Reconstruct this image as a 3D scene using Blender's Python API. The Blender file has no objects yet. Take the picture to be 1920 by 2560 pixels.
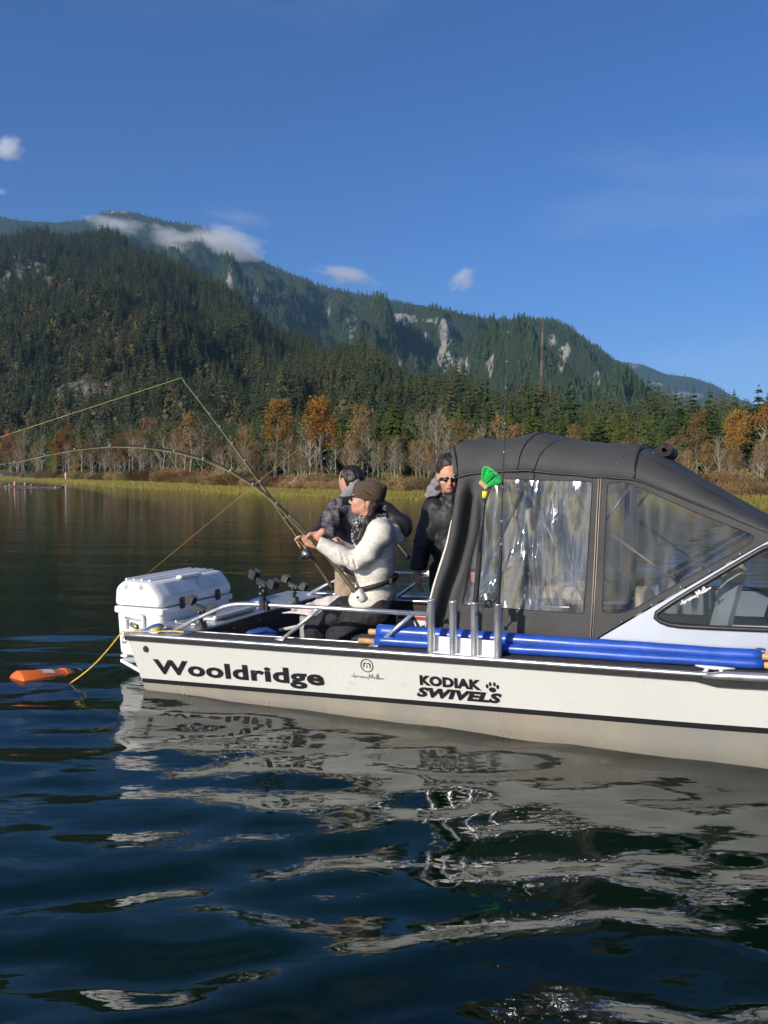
import bpy, math, random
import numpy as np
from mathutils import Vector, noise as mnoise

# ------------------------------------------------------------------ camera, sky, sun, exposure
SC = bpy.context.scene
COL = SC.collection
H, F, YH = 1.45, 2070.0, 1188.0          # eye height (m), focal length in photo pixels, horizon row
PITCH = math.atan((1280 - YH) / F)
cam_d = bpy.data.cameras.new('camera')
cam_d.sensor_fit = 'VERTICAL'; cam_d.sensor_height = 36.0; cam_d.lens = 36.0 * F / 2560.0
cam_d.clip_start = 0.05; cam_d.clip_end = 40000
cam = bpy.data.objects.new('camera', cam_d); COL.objects.link(cam)
cam.location = (0, 0, H); cam.rotation_euler = (math.radians(90) - PITCH, 0, 0)
SC.camera = cam

SUN_EL = math.radians(23.0)
SUN_AZ = math.radians(42.0)              # degrees to the left of straight behind the camera
sunv = Vector((-math.sin(SUN_AZ) * math.cos(SUN_EL), -math.cos(SUN_AZ) * math.cos(SUN_EL), math.sin(SUN_EL)))
sun_d = bpy.data.lights.new('sun', 'SUN'); sun_d.energy = 4.8; sun_d.angle = math.radians(0.5)
sun_d.color = (1.0, 0.90, 0.76)
sun = bpy.data.objects.new('sun', sun_d); COL.objects.link(sun)
sun.rotation_euler = (-sunv).to_track_quat('-Z', 'Y').to_euler()

world = bpy.data.worlds.new('World'); SC.world = world; world.use_nodes = True
wn, wl = world.node_tree.nodes, world.node_tree.links
wn.clear()
w_out = wn.new('ShaderNodeOutputWorld'); w_bg = wn.new('ShaderNodeBackground')
w_sky = wn.new('ShaderNodeTexSky'); w_sky.sky_type = 'NISHITA'; w_sky.sun_disc = False
w_sky.sun_elevation = SUN_EL
w_sky.sun_rotation = math.pi + SUN_AZ
w_sky.altitude = 0; w_sky.air_density = 0.8; w_sky.dust_density = 1.0; w_sky.ozone_density = 6.0
w_bg.inputs['Strength'].default_value = 0.117
# thin cirrus streaks over the whole sky
w_tc = wn.new('ShaderNodeTexCoord'); w_map = wn.new('ShaderNodeMapping')
w_map.inputs['Rotation'].default_value = (0.25, -0.42, 0.3); w_map.inputs['Scale'].default_value = (0.8, 1.6, 3.2)
w_no = wn.new('ShaderNodeTexNoise'); w_no.inputs['Scale'].default_value = 1.5; w_no.inputs['Detail'].default_value = 7
w_no.inputs['Roughness'].default_value = 0.52; w_no.inputs['Distortion'].default_value = 0.6
w_rp = wn.new('ShaderNodeMapRange'); w_rp.inputs['From Min'].default_value = 0.50; w_rp.inputs['From Max'].default_value = 0.86
w_rp.inputs['To Max'].default_value = 0.42
w_mix = wn.new('ShaderNodeMixRGB'); w_mix.inputs['Color2'].default_value = (4.6, 5.6, 7.2, 1)
wl.new(w_tc.outputs['Generated'], w_map.inputs['Vector']); wl.new(w_map.outputs['Vector'], w_no.inputs['Vector'])
wl.new(w_no.outputs['Fac'], w_rp.inputs['Value']); wl.new(w_rp.outputs['Result'], w_mix.inputs['Fac'])
w_hs = wn.new('ShaderNodeHueSaturation'); w_hs.inputs['Saturation'].default_value = 1.15; w_hs.inputs['Hue'].default_value = 0.510
wl.new(w_sky.outputs['Color'], w_hs.inputs['Color']); wl.new(w_hs.outputs['Color'], w_mix.inputs['Color1']); wl.new(w_mix.outputs['Color'], w_bg.inputs['Color'])
wl.new(w_bg.outputs['Background'], w_out.inputs['Surface'])

vs = SC.view_settings
SC.display_settings.display_device = 'sRGB'
vs.view_transform = 'Standard'; vs.look = 'None'; vs.gamma = 1.0; vs.use_curve_mapping = False
vs.exposure = 0.15
cy = SC.cycles
cy.use_denoising = True; cy.use_adaptive_sampling = True; cy.adaptive_threshold = 0.03
cy.max_bounces = 8; cy.diffuse_bounces = 2; cy.glossy_bounces = 3; cy.transmission_bounces = 4
cy.transparent_max_bounces = 16; cy.volume_bounces = 2
cy.caustics_reflective = True; cy.blur_glossy = 0.25; cy.caustics_refractive = False
cy.sample_clamp_indirect = 6.0

rng = random.Random(7)
nrg = np.random.default_rng(11)

# ------------------------------------------------------------------ helpers
def ray(x, y):
    c, s = math.cos(PITCH), math.sin(PITCH)
    a, b = (x - 960) / F, (1280 - y) / F
    return (a, c + b * s, -s + b * c)
def at_y(x, y, Y):
    r = ray(x, y); t = Y / r[1]
    return Vector((r[0] * t, Y, H + r[2] * t))
def at_z(x, y, z):
    r = ray(x, y); t = (z - H) / r[2]
    return Vector((r[0] * t, r[1] * t, z))
STERN = at_z(364, 1727, 0.0)             # near stern corner of the boat at the waterline
_r = at_z(1920, 1924, 0.0)
BANG = math.atan2(_r.y - STERN.y, _r.x - STERN.x)
UX, UY = math.cos(BANG), math.sin(BANG)
def B(u, v, z):                          # boat coordinates (forward, across, up) to world
    return (STERN.x + UX * u - UY * v, STERN.y + UY * u + UX * v, z)
def bp(x, y, v):                         # photo pixel on the boat's lengthwise plane v, in boat coordinates
    r = ray(x, y); n = (-UY, UX)
    t = (v - (-STERN.x * n[0] - STERN.y * n[1])) / (r[0] * n[0] + r[1] * n[1])
    px, py, pz = r[0] * t - STERN.x, r[1] * t - STERN.y, H + r[2] * t
    return (px * UX + py * UY, v, pz)

def tag(o, label=None, cat=None, group=None, kind=None):
    if label: o['label'] = label
    if cat: o['category'] = cat
    if group: o['group'] = group
    if kind: o['kind'] = kind
    return o
def link_mesh(name, verts, faces, mat, parent=None, smooth=False, loc=(0, 0, 0)):
    me = bpy.data.meshes.new(name)
    if isinstance(verts, np.ndarray): verts = verts.tolist()
    if isinstance(faces, np.ndarray): faces = faces.tolist()
    me.from_pydata(verts, [], faces)
    for m in (mat if isinstance(mat, (list, tuple)) else [mat]): me.materials.append(m)
    if smooth: me.polygons.foreach_set('use_smooth', [True] * len(me.polygons))
    me.update()
    o = bpy.data.objects.new(name, me); COL.objects.link(o)
    o.location = loc
    if parent is not None: o.parent = parent
    return o
def empty(name, loc=(0, 0, 0)):
    o = bpy.data.objects.new(name, None); COL.objects.link(o); o.location = loc
    o.empty_display_size = 0.2
    return o
def copy_thing(root, loc, rz=0.0, sc=(1, 1, 1)):
    r = root.copy(); COL.objects.link(r); r.location = loc; r.rotation_euler = (0, 0, rz); r.scale = sc
    for ch in list(root.children):
        c = ch.copy(); COL.objects.link(c); c.parent = r
        for g in list(ch.children):
            d = g.copy(); COL.objects.link(d); d.parent = c
    return r

class MB:
    """collects shapes; build() links them as one mesh. xf maps the shape's coordinates to world."""
    def __init__(s, xf=None): s.v, s.f, s.m, s.xf, s.mi = [], [], [], xf, 0
    def add(s, vs, fs):
        o = len(s.v); s.v += [tuple(p) for p in vs]
        for f in fs: s.f.append(tuple(i + o for i in f)); s.m.append(s.mi)
        return s
    def box(s, a, b, bev=0.0):
        (x0, y0, z0), (x1, y1, z1) = a, b
        x0, x1 = min(x0, x1), max(x0, x1); y0, y1 = min(y0, y1), max(y0, y1); z0, z1 = min(z0, z1), max(z0, z1)
        return s.frame(((x0 + x1) / 2, (y0 + y1) / 2, (z0 + z1) / 2), (1, 0, 0), (0, 1, 0), (0, 0, 1), (x1 - x0) / 2, (y1 - y0) / 2, (z1 - z0) / 2, bev)
    def frame(s, c, ax, ay, az, hx, hy, hz, bev=0.0):
        c, ax, ay, az = Vector(c), Vector(ax), Vector(ay), Vector(az)
        bev = min(bev, hx * .9, hy * .9, hz * .9)
        if bev <= 0:
            P = [c + ax * i * hx + ay * j * hy + az * k * hz for k in (-1, 1) for j in (-1, 1) for i in (-1, 1)]
            return s.add(P, [(0, 2, 3, 1), (4, 5, 7, 6), (0, 1, 5, 4), (2, 6, 7, 3), (0, 4, 6, 2), (1, 3, 7, 5)])
        P, idx = [], {}
        for i in (-1, 1):
            for j in (-1, 1):
                for k in (-1, 1):
                    for ax_ in range(3):
                        h = [hx - bev, hy - bev, hz - bev]; h[ax_] += bev
                        idx[(i, j, k, ax_)] = len(P)
                        P.append(c + ax * i * h[0] + ay * j * h[1] + az * k * h[2])
        fs = []
        for sg in (-1, 1):
            q = [(sg, -1, -1), (sg, 1, -1), (sg, 1, 1), (sg, -1, 1)]
            fs.append([idx[t + (0,)] for t in (q if sg > 0 else q[::-1])])
            q = [(-1, sg, -1), (-1, sg, 1), (1, sg, 1), (1, sg, -1)]
            fs.append([idx[t + (1,)] for t in (q if sg > 0 else q[::-1])])
            q = [(-1, -1, sg), (1, -1, sg), (1, 1, sg), (-1, 1, sg)]
            fs.append([idx[t + (2,)] for t in (q if sg > 0 else q[::-1])])
        for a in (-1, 1):
            for b in (-1, 1):
                fs.append([idx[(a, b, -1, 0)], idx[(a, b, 1, 0)], idx[(a, b, 1, 1)], idx[(a, b, -1, 1)]])
                fs.append([idx[(a, -1, b, 0)], idx[(a, 1, b, 0)], idx[(a, 1, b, 2)], idx[(a, -1, b, 2)]])
                fs.append([idx[(-1, a, b, 1)], idx[(1, a, b, 1)], idx[(1, a, b, 2)], idx[(-1, a, b, 2)]])
                for d in (-1, 1): fs.append([idx[(a, b, d, 0)], idx[(a, b, d, 1)], idx[(a, b, d, 2)]])
        return s.add(P, fs)
    def tube(s, pts, r, n=10, cap=True, flat=1.0):
        pts = [Vector(p) for p in pts]
        rs = r if isinstance(r, (list, tuple)) else [r] * len(pts)
        P, fs = [], []
        ref = None
        for i, p in enumerate(pts):
            t = (pts[min(i + 1, len(pts) - 1)] - pts[max(i - 1, 0)])
            if t.length < 1e-9: t = Vector((0, 0, 1))
            t.normalize()
            if ref is None:
                ref = Vector((0, 0, 1)) if abs(t.z) < .9 else Vector((1, 0, 0))
            x = ref - t * ref.dot(t)
            if x.length < 1e-6: x = t.orthogonal()
            x.normalize(); y = t.cross(x); ref = x
            for k in range(n):
                a = 2 * math.pi * k / n
                P.append(p + (x * math.cos(a) * flat + y * math.sin(a)) * rs[i])
        for i in range(len(pts) - 1):
            for k in range(n):
                fs.append((i * n + k, i * n + (k + 1) % n, (i + 1) * n + (k + 1) % n, (i + 1) * n + k))
        if cap:
            fs.append(tuple(range(n))[::-1]); fs.append(tuple((len(pts) - 1) * n + k for k in range(n)))
        return s.add(P, fs)
    def grid(s, rows, close=False):
        n = len(rows[0]); P = [p for r in rows for p in r]; fs = []
        for i in range(len(rows) - 1):
            for k in range(n if close else n - 1):
                fs.append((i * n + k, i * n + (k + 1) % n, (i + 1) * n + (k + 1) % n, (i + 1) * n + k))
        return s.add(P, fs)
    def prism(s, poly, off):                 # polygon (3D points) extruded by vector off
        n = len(poly); off = Vector(off)
        P = [Vector(p) for p in poly] + [Vector(p) + off for p in poly]
        fs = [tuple(range(n))[::-1], tuple(range(n, 2 * n))] + [(i, (i + 1) % n, n + (i + 1) % n, n + i) for i in range(n)]
        return s.add(P, fs)
    def sphere(s, c, r, n=12, m=8):
        rx, ry, rz = r if isinstance(r, (tuple, list)) else (r, r, r)
        rows = []
        for i in range(m + 1):
            th = math.pi * i / m
            st = max(math.sin(th), 1e-3)
            rows.append([(c[0] + rx * st * math.cos(2 * math.pi * k / n), c[1] + ry * st * math.sin(2 * math.pi * k / n), c[2] + rz * math.cos(th)) for k in range(n)])
        return s.grid(rows[::-1], True)
    def build(s, name, mat, parent=None, smooth=False):
        vs = [s.xf(*p) for p in s.v] if s.xf else s.v
        base = Vector(parent.matrix_world.translation) if parent is not None else Vector((0, 0, 0))
        if parent is not None:
            base = Vector((0, 0, 0)); q = parent
            while q is not None: base += q.location; q = q.parent
        elif vs:
            a = np.array(vs, dtype=float); base = Vector((float(a[:, 0].mean()), float(a[:, 1].mean()), float(a[:, 2].min())))
        vs = [(p[0] - base.x, p[1] - base.y, p[2] - base.z) for p in vs]
        o = link_mesh(name, vs, s.f, mat, parent, smooth, (0, 0, 0) if parent is not None else base)
        if any(s.m): o.data.polygons.foreach_set('material_index', s.m)
        return o

# ------------------------------------------------------------------ materials
MATS = {}
def mat(name, col, rough=0.6, metal=0.0, var=0.12, vscale=6.0, col2=None, bump=0.0, bscale=40.0, spec=0.5, detail=5.0, coat=0.0, stretch=(1, 1, 1), sheen=0.0, rvar=0.0, coord='Object', scuff=0.0):
    m = bpy.data.materials.new(name); m.use_nodes = True
    nt = m.node_tree; nd, lk = nt.nodes, nt.links
    b = nd['Principled BSDF']
    b.inputs['Roughness'].default_value = rough; b.inputs['Metallic'].default_value = metal
    b.inputs['Specular IOR Level'].default_value = spec
    if coat: b.inputs['Coat Weight'].default_value = coat; b.inputs['Coat Roughness'].default_value = 0.08
    if sheen: b.inputs['Sheen Weight'].default_value = sheen; b.inputs['Sheen Roughness'].default_value = 0.5
    tc = nd.new('ShaderNodeTexCoord'); mp = nd.new('ShaderNodeMapping'); mp.inputs['Scale'].default_value = stretch
    lk.new(tc.outputs[coord], mp.inputs['Vector'])
    no = nd.new('ShaderNodeTexNoise'); no.inputs['Scale'].default_value = vscale; no.inputs['Detail'].default_value = detail
    lk.new(mp.outputs['Vector'], no.inputs['Vector'])
    c1 = tuple(max(0, c * (1 - var)) for c in col) + (1,)
    c2 = (tuple(col2) if col2 else tuple(min(1, c * (1 + var)) for c in col)) + (1,)
    rp = nd.new('ShaderNodeMapRange'); rp.inputs['From Min'].default_value = 0.32; rp.inputs['From Max'].default_value = 0.68
    mx = nd.new('ShaderNodeMixRGB'); mx.inputs['Color1'].default_value = c1; mx.inputs['Color2'].default_value = c2
    lk.new(no.outputs['Fac'], rp.inputs['Value']); lk.new(rp.outputs['Result'], mx.inputs['Fac'])
    lk.new(mx.outputs['Color'], b.inputs['Base Color'])
    if rvar:
        r2 = nd.new('ShaderNodeMapRange'); r2.inputs['To Min'].default_value = max(0.02, rough - rvar); r2.inputs['To Max'].default_value = rough + rvar
        lk.new(rp.outputs['Result'], r2.inputs['Value']); lk.new(r2.outputs['Result'], b.inputs['Roughness'])
    if bump:
        n2 = nd.new('ShaderNodeTexNoise'); n2.inputs['Scale'].default_value = bscale; n2.inputs['Detail'].default_value = 4
        lk.new(mp.outputs['Vector'], n2.inputs['Vector'])
        bm = nd.new('ShaderNodeBump'); bm.inputs['Strength'].default_value = 1.0; bm.inputs['Distance'].default_value = bump
        lk.new(n2.outputs['Fac'], bm.inputs['Height']); lk.new(bm.outputs['Normal'], b.inputs['Normal'])
    if scuff:
        n3 = nd.new('ShaderNodeTexNoise'); n3.inputs['Scale'].default_value = 9; n3.inputs['Detail'].default_value = 10; n3.inputs['Roughness'].default_value = .72
        m3 = nd.new('ShaderNodeMapping'); m3.inputs['Scale'].default_value = (1, 1, 2.2); lk.new(tc.outputs[coord], m3.inputs['Vector']); lk.new(m3.outputs['Vector'], n3.inputs['Vector'])
        r3 = nd.new('ShaderNodeMapRange'); r3.inputs['From Min'].default_value = .60; r3.inputs['From Max'].default_value = .74; r3.inputs['To Max'].default_value = scuff
        x3 = nd.new('ShaderNodeMixRGB'); x3.inputs['Color2'].default_value = (.30, .29, .26, 1)
        lk.new(n3.outputs['Fac'], r3.inputs['Value']); lk.new(r3.outputs['Result'], x3.inputs['Fac']); lk.new(mx.outputs['Color'], x3.inputs['Color1']); lk.new(x3.outputs['Color'], b.inputs['Base Color'])
    MATS[name] = m
    return m

def leaf_mat(name, cols, rough=0.7, transl=0.3, vscale=0.35):
    """foliage: colour differs per plant (object random) and per clump (noise)"""
    m = bpy.data.materials.new(name); m.use_nodes = True
    nd, lk = m.node_tree.nodes, m.node_tree.links
    b = nd['Principled BSDF']; b.inputs['Roughness'].default_value = rough; b.inputs['Specular IOR Level'].default_value = 0.15
    oi = nd.new('ShaderNodeObjectInfo'); cr = nd.new('ShaderNodeValToRGB')
    els = cr.color_ramp.elements
    els[0].color = tuple(cols[0]) + (1,); els[0].position = 0
    els[1].color = tuple(cols[-1]) + (1,); els[1].position = 1
    for i, c in enumerate(cols[1:-1]): e = els.new((i + 1) / (len(cols) - 1)); e.color = tuple(c) + (1,)
    ge = nd.new('ShaderNodeNewGeometry'); no = nd.new('ShaderNodeTexNoise'); no.inputs['Scale'].default_value = vscale; no.inputs['Detail'].default_value = 2
    lk.new(ge.outputs['Position'], no.inputs['Vector'])
    ad = nd.new('ShaderNodeMath'); ad.operation = 'MULTIPLY_ADD'; ad.inputs[1].default_value = 0.7; ad.inputs[2].default_value = -0.35
    a2 = nd.new('ShaderNodeMath'); a2.operation = 'ADD'; a2.use_clamp = True
    lk.new(no.outputs['Fac'], ad.inputs[0]); lk.new(ad.outputs[0], a2.inputs[0]); lk.new(oi.outputs['Random'], a2.inputs[1])
    lk.new(a2.outputs[0], cr.inputs['Fac']); lk.new(cr.outputs['Color'], b.inputs['Base Color'])
    tr = nd.new('ShaderNodeBsdfTranslucent'); mx = nd.new('ShaderNodeMixShader'); mx.inputs['Fac'].default_value = transl
    lk.new(cr.outputs['Color'], tr.inputs['Color'])
    lk.new(b.outputs['BSDF'], mx.inputs[1]); lk.new(tr.outputs['BSDF'], mx.inputs[2])
    lk.new(mx.outputs['Shader'], nd['Material Output'].inputs['Surface'])
    MATS[name] = m
    return m
# ------------------------------------------------------------------ the setting: water, lake bed, shore, mountains
def interp(tab, x):
    xs = [a for a, _ in tab]; ys = [b for _, b in tab]
    return float(np.interp(x, xs, ys))
SHORE = [(-1200, 1199), (-300, 1196), (-100, 1196), (45, 1199), (150, 1206), (300, 1217), (500, 1228), (700, 1240), (900, 1248), (1050, 1250), (1300, 1255), (1600, 1262), (1920, 1272), (2300, 1284), (3200, 1300)]
def shore_y(px): return at_z(0, interp(SHORE, px), 0.0).y
def ground_z(px, Y):
    s = Y - shore_y(px)
    z = -0.5 + 0.62 * min(1, max(0, (s + 5) / 8)) + 0.30 * min(1, max(0, (s - 1) / 20)) + 0.5 * min(1, max(0, (s - 25) / 120))
    return z + 3.0 * min(1, max(0, (Y - 250) / 700))

# water: one sheet, finest near the camera, with real waves close by
def build_water():
    rad = [0.8]
    while rad[-1] < 60: rad.append(rad[-1] * 1.0105 + 0.004)
    while rad[-1] < 9000: rad.append(rad[-1] * 1.12)
    rad = np.array(rad)
    fine = np.linspace(-0.62, 0.62, 430)
    left = np.linspace(-math.pi, -0.62, 30)[:-1]; right = np.linspace(0.62, math.pi, 30)[1:]
    ang = np.concatenate([left, fine, right])
    A, R = np.meshgrid(ang, rad)
    X, Y = R * np.sin(A), R * np.cos(A)
    g = np.random.default_rng(5)
    Z = np.zeros_like(X)
    # a few broad swells, many small chop components
    comps = [(2.6, 0.0052, 86), (1.7, 0.0042, 96), (1.05, 0.0046, 88), (0.78, 0.0042, 95), (0.6, 0.0040, 78), (0.5, 0.0034, 103), (0.42, 0.0028, 86), (0.33, 0.0021, 97), (0.27, 0.0016, 72), (0.22, 0.0012, 110), (0.17, .0008, 90)]
    for lam, amp, deg in comps:
        for _ in range(3):
            d = math.radians(deg + g.normal(0, 10)); k = 2 * math.pi / (lam * g.uniform(.82, 1.2)); ph = g.uniform(0, 6.28)
            wob = 0.6 * np.sin(X * g.uniform(.5, 1.1) + g.uniform(0, 6)) + 0.6 * np.sin(Y * g.uniform(.4, .9) + g.uniform(0, 6))
            fade = 1 / (1 + (R / (7.5 * lam ** .5)) ** 2.2)
            Z += amp * (.50 if lam > .7 else 1.05) * fade * np.sin(k * (X * math.cos(d) + Y * math.sin(d)) + ph + wob)
    # the boat's lee is calmer
    V = np.stack([X, Y, Z], -1).reshape(-1, 3)
    nr, na = X.shape
    i = np.arange(nr - 1)[:, None] * na + np.arange(na - 1)[None, :]
    fs = np.stack([i, i + 1, i + na + 1, i + na], -1).reshape(-1, 4)
    m = bpy.data.materials.new('lake_water'); m.use_nodes = True
    nd, lk = m.node_tree.nodes, m.node_tree.links; nd.clear()
    out = nd.new('ShaderNodeOutputMaterial')
    gl = nd.new('ShaderNodeBsdfGlossy'); gl.inputs['Roughness'].default_value = 0.012; gl.inputs['Color'].default_value = (.96, .98, 1, 1)
    trn = nd.new('ShaderNodeBsdfTransparent'); trn.inputs['Color'].default_value = (0.38, 0.64, 0.50, 1)
    fr = nd.new('ShaderNodeFresnel'); fr.inputs['IOR'].default_value = 1.48
    mx = nd.new('ShaderNodeMixShader')
    tc = nd.new('ShaderNodeTexCoord')
    hs = None
    for sc, st, dist, det in ((0.9, (0.45, 1.6, 1), 0.020, 3), (3.0, (0.5, 1.6, 1), 0.0125, 3), (9.0, (0.6, 1.4, 1), 0.0055, 2), (24.0, (0.7, 1.3, 1), 0.0018, 2)):
        mp = nd.new('ShaderNodeMapping'); mp.inputs['Scale'].default_value = st; mp.inputs['Rotation'].default_value = (0, 0, rng.uniform(-.2, .2))
        no = nd.new('ShaderNodeTexNoise'); no.inputs['Scale'].default_value = sc; no.inputs['Detail'].default_value = det; no.inputs['Roughness'].default_value = .45
        lk.new(tc.outputs['Object'], mp.inputs['Vector']); lk.new(mp.outputs['Vector'], no.inputs['Vector'])
        mu = nd.new('ShaderNodeMath'); mu.operation = 'MULTIPLY'; mu.inputs[1].default_value = dist
        lk.new(no.outputs['Fac'], mu.inputs[0])
        if hs is None: hs = mu
        else:
            a = nd.new('ShaderNodeMath'); a.operation = 'ADD'; lk.new(hs.outputs[0], a.inputs[0]); lk.new(mu.outputs[0], a.inputs[1]); hs = a
    bm = nd.new('ShaderNodeBump'); bm.inputs['Strength'].default_value = 1.0; bm.inputs['Distance'].default_value = WATER_BUMP
    lk.new(hs.outputs[0], bm.inputs['Height'])
    lk.new(bm.outputs['Normal'], gl.inputs['Normal']); lk.new(bm.outputs['Normal'], fr.inputs['Normal'])
    lk.new(fr.outputs['Fac'], mx.inputs['Fac']); lk.new(trn.outputs['BSDF'], mx.inputs[1]); lk.new(gl.outputs['BSDF'], mx.inputs[2])
    lk.new(mx.outputs['Shader'], out.inputs['Surface'])
    o = link_mesh('water', V, fs, m, None, True)
    tag(o, 'dark rippled lake water reflecting sky, shore and boat', 'water', kind='structure')
WATER_BUMP = 0.42
build_water()
bed = link_mesh('lake_bed', [(-9000, -3000, -3.5), (9000, -3000, -3.5), (9000, 9000, -3.5), (-9000, 9000, -3.5)], [(0, 1, 2, 3)],
                mat('lake_bed_mud', (0.15, 0.28, 0.050), .9, var=.3, vscale=.2))
tag(bed, 'dark green lake bottom under deep water', 'lake bed', kind='structure')

# shore flat behind the water, out to the mountains
def build_ground():
    pxs = list(range(-1200, -100, 80)) + list(range(-100, 2100, 20)) + list(range(2100, 3300, 80))
    offs = [-6, -3, -1.5, -.5, .3, 1.2, 2.5, 4, 6, 9, 13, 18, 25, 35, 50, 75, 110, 160, 230, 330, 480, 700, 1100, 1800, 3000, 5000, 8000]
    rows = []
    for s in offs:
        r = []
        for px in pxs:
            Y = shore_y(px) + s; X = (px - 960) / F * Y
            w = 0
            if -4 < s < 12:
                w = mnoise.noise(Vector((X * .14, Y * .05, 3.1))) * 1.8 + mnoise.noise(Vector((X * .5, Y * .2, 8))) * .7
            z = ground_z(px, Y + w) + .05 * mnoise.noise(Vector((X * .4, Y * .4, 0)))
            r.append((X, Y, z))
        rows.append(r)
    mb = MB(); mb.grid(rows)
    m = mat('shore_soil', (0.115, 0.105, 0.035), .9, var=.3, vscale=.18, col2=(0.20, 0.17, 0.06), bump=.05, bscale=3)
    o = link_mesh('ground', mb.v, mb.f, m, None, True)
    tag(o, 'flat marshy lake shore below the wooded mountains', 'ground', kind='structure')
build_ground()

# mountains: (photo column, photo row of skyline) turned into relief at its own distance
RIDGE_A = [(-900, 640), (-400, 600), (-150, 588), (0, 583), (100, 570), (200, 576), (300, 584), (400, 618), (500, 672), (560, 716), (640, 772), (700, 828), (740, 846), (850, 880), (900, 905), (950, 938), (1010, 972), (1100, 1010), (1250, 1060), (1500, 1100), (1900, 1120), (2600, 1130)]
DIST_A = [(-900, 1500), (0, 1350), (500, 1150), (740, 900), (1000, 620), (1250, 480), (1900, 420), (2600, 420)]
BASE_A = [(-900, 420), (0, 400), (500, 330), (1000, 260), (1300, 230), (2600, 220)]
RIDGE_B = [(-900, 600), (-300, 520), (0, 528), (60, 540), (150, 546), (235, 540), (255, 524), (300, 514), (350, 522), (430, 545), (500, 555), (560, 578), (620, 622), (690, 657), (760, 692), (850, 717), (950, 742), (1050, 757), (1110, 767), (1180, 784), (1250, 796), (1310, 789), (1380, 799), (1440, 834), (1500, 872), (1560, 922), (1620, 977), (1680, 1024), (1740, 1066), (1820, 1110), (2600, 1140)]
DIST_B = [(-900, 4300), (300, 4000), (900, 3300), (1400, 2900), (1800, 2500), (2600, 2400)]
BASE_B = [(-900, 1700), (500, 1500), (1000, 1100), (1500, 900), (2600, 800)]
RIDGE_C = [(900, 1000), (1300, 930), (1450, 905), (1540, 899), (1600, 906), (1660, 931), (1720, 938), (1780, 957), (1830, 988), (1900, 1014), (2000, 1050), (2600, 1100)]
DIST_C = [(900, 6200), (2600, 5600)]
BASE_C = [(900, 3600), (2600, 3200)]
def build_mountain(name, ridge, dist, base, px0, px1, nx, nt, amp, seed, material, shape):
    pxs = np.linspace(px0, px1, nx); ts = np.concatenate([np.linspace(0, 1, nt), [1.08, 1.2, 1.4]])
    G = np.zeros((len(ts), nx, 3))
    for j, px in enumerate(pxs):
        d1, d0 = interp(dist, px), interp(base, px)
        top = at_y(px, interp(ridge, px), d1)
        for i, t in enumerate(ts):
            Y = d0 + (d1 - d0) * t; X = (px - 960) / F * Y
            zb = 3.0
            if t <= 1: z = zb + (top.z - zb) * (t ** shape)
            else: z = top.z - (top.z - zb) * (t - 1) * 1.4
            s = d1 / 100.0
            n = mnoise.ridged_multi_fractal(Vector((X / (s * 7) + seed, Y / (s * 26), seed * 2.0)), 0.9, 2.1, 5, 1.0, 2.0)
            n2 = mnoise.fractal(Vector((X / (s * 5), Y / (s * 5), seed)), 1.0, 2.0, 4)
            env = min(1, 6 * t) * (1 - min(1, max(0, t - .0)) ** 6)
            dz = amp * s * env * ((n - 1.0) * .9 + n2 * .6) * (1 if t <= 1 else 0)
            z += dz if dz < 0 else dz * (1 - min(1, t)) ** .8
            if t <= 1: z = min(z, H + (top.z - H) * Y / d1 - .004 * d1 * (1 - t))
            if i == nt - 1: z += 0.05 * s * mnoise.fractal(Vector((X / s, seed, 0)), 1, 2, 3)
            G[i, j] = (X, Y, z)
    i = np.arange(len(ts) - 1)[:, None] * nx + np.arange(nx - 1)[None, :]
    fs = np.stack([i, i + 1, i + nx + 1, i + nx], -1).reshape(-1, 4)
    o = link_mesh(name, G.reshape(-1, 3), fs, material, None, True)
    return o, G[:nt]
rock = bpy.data.materials.new('mountain_ground'); rock.use_nodes = True
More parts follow.
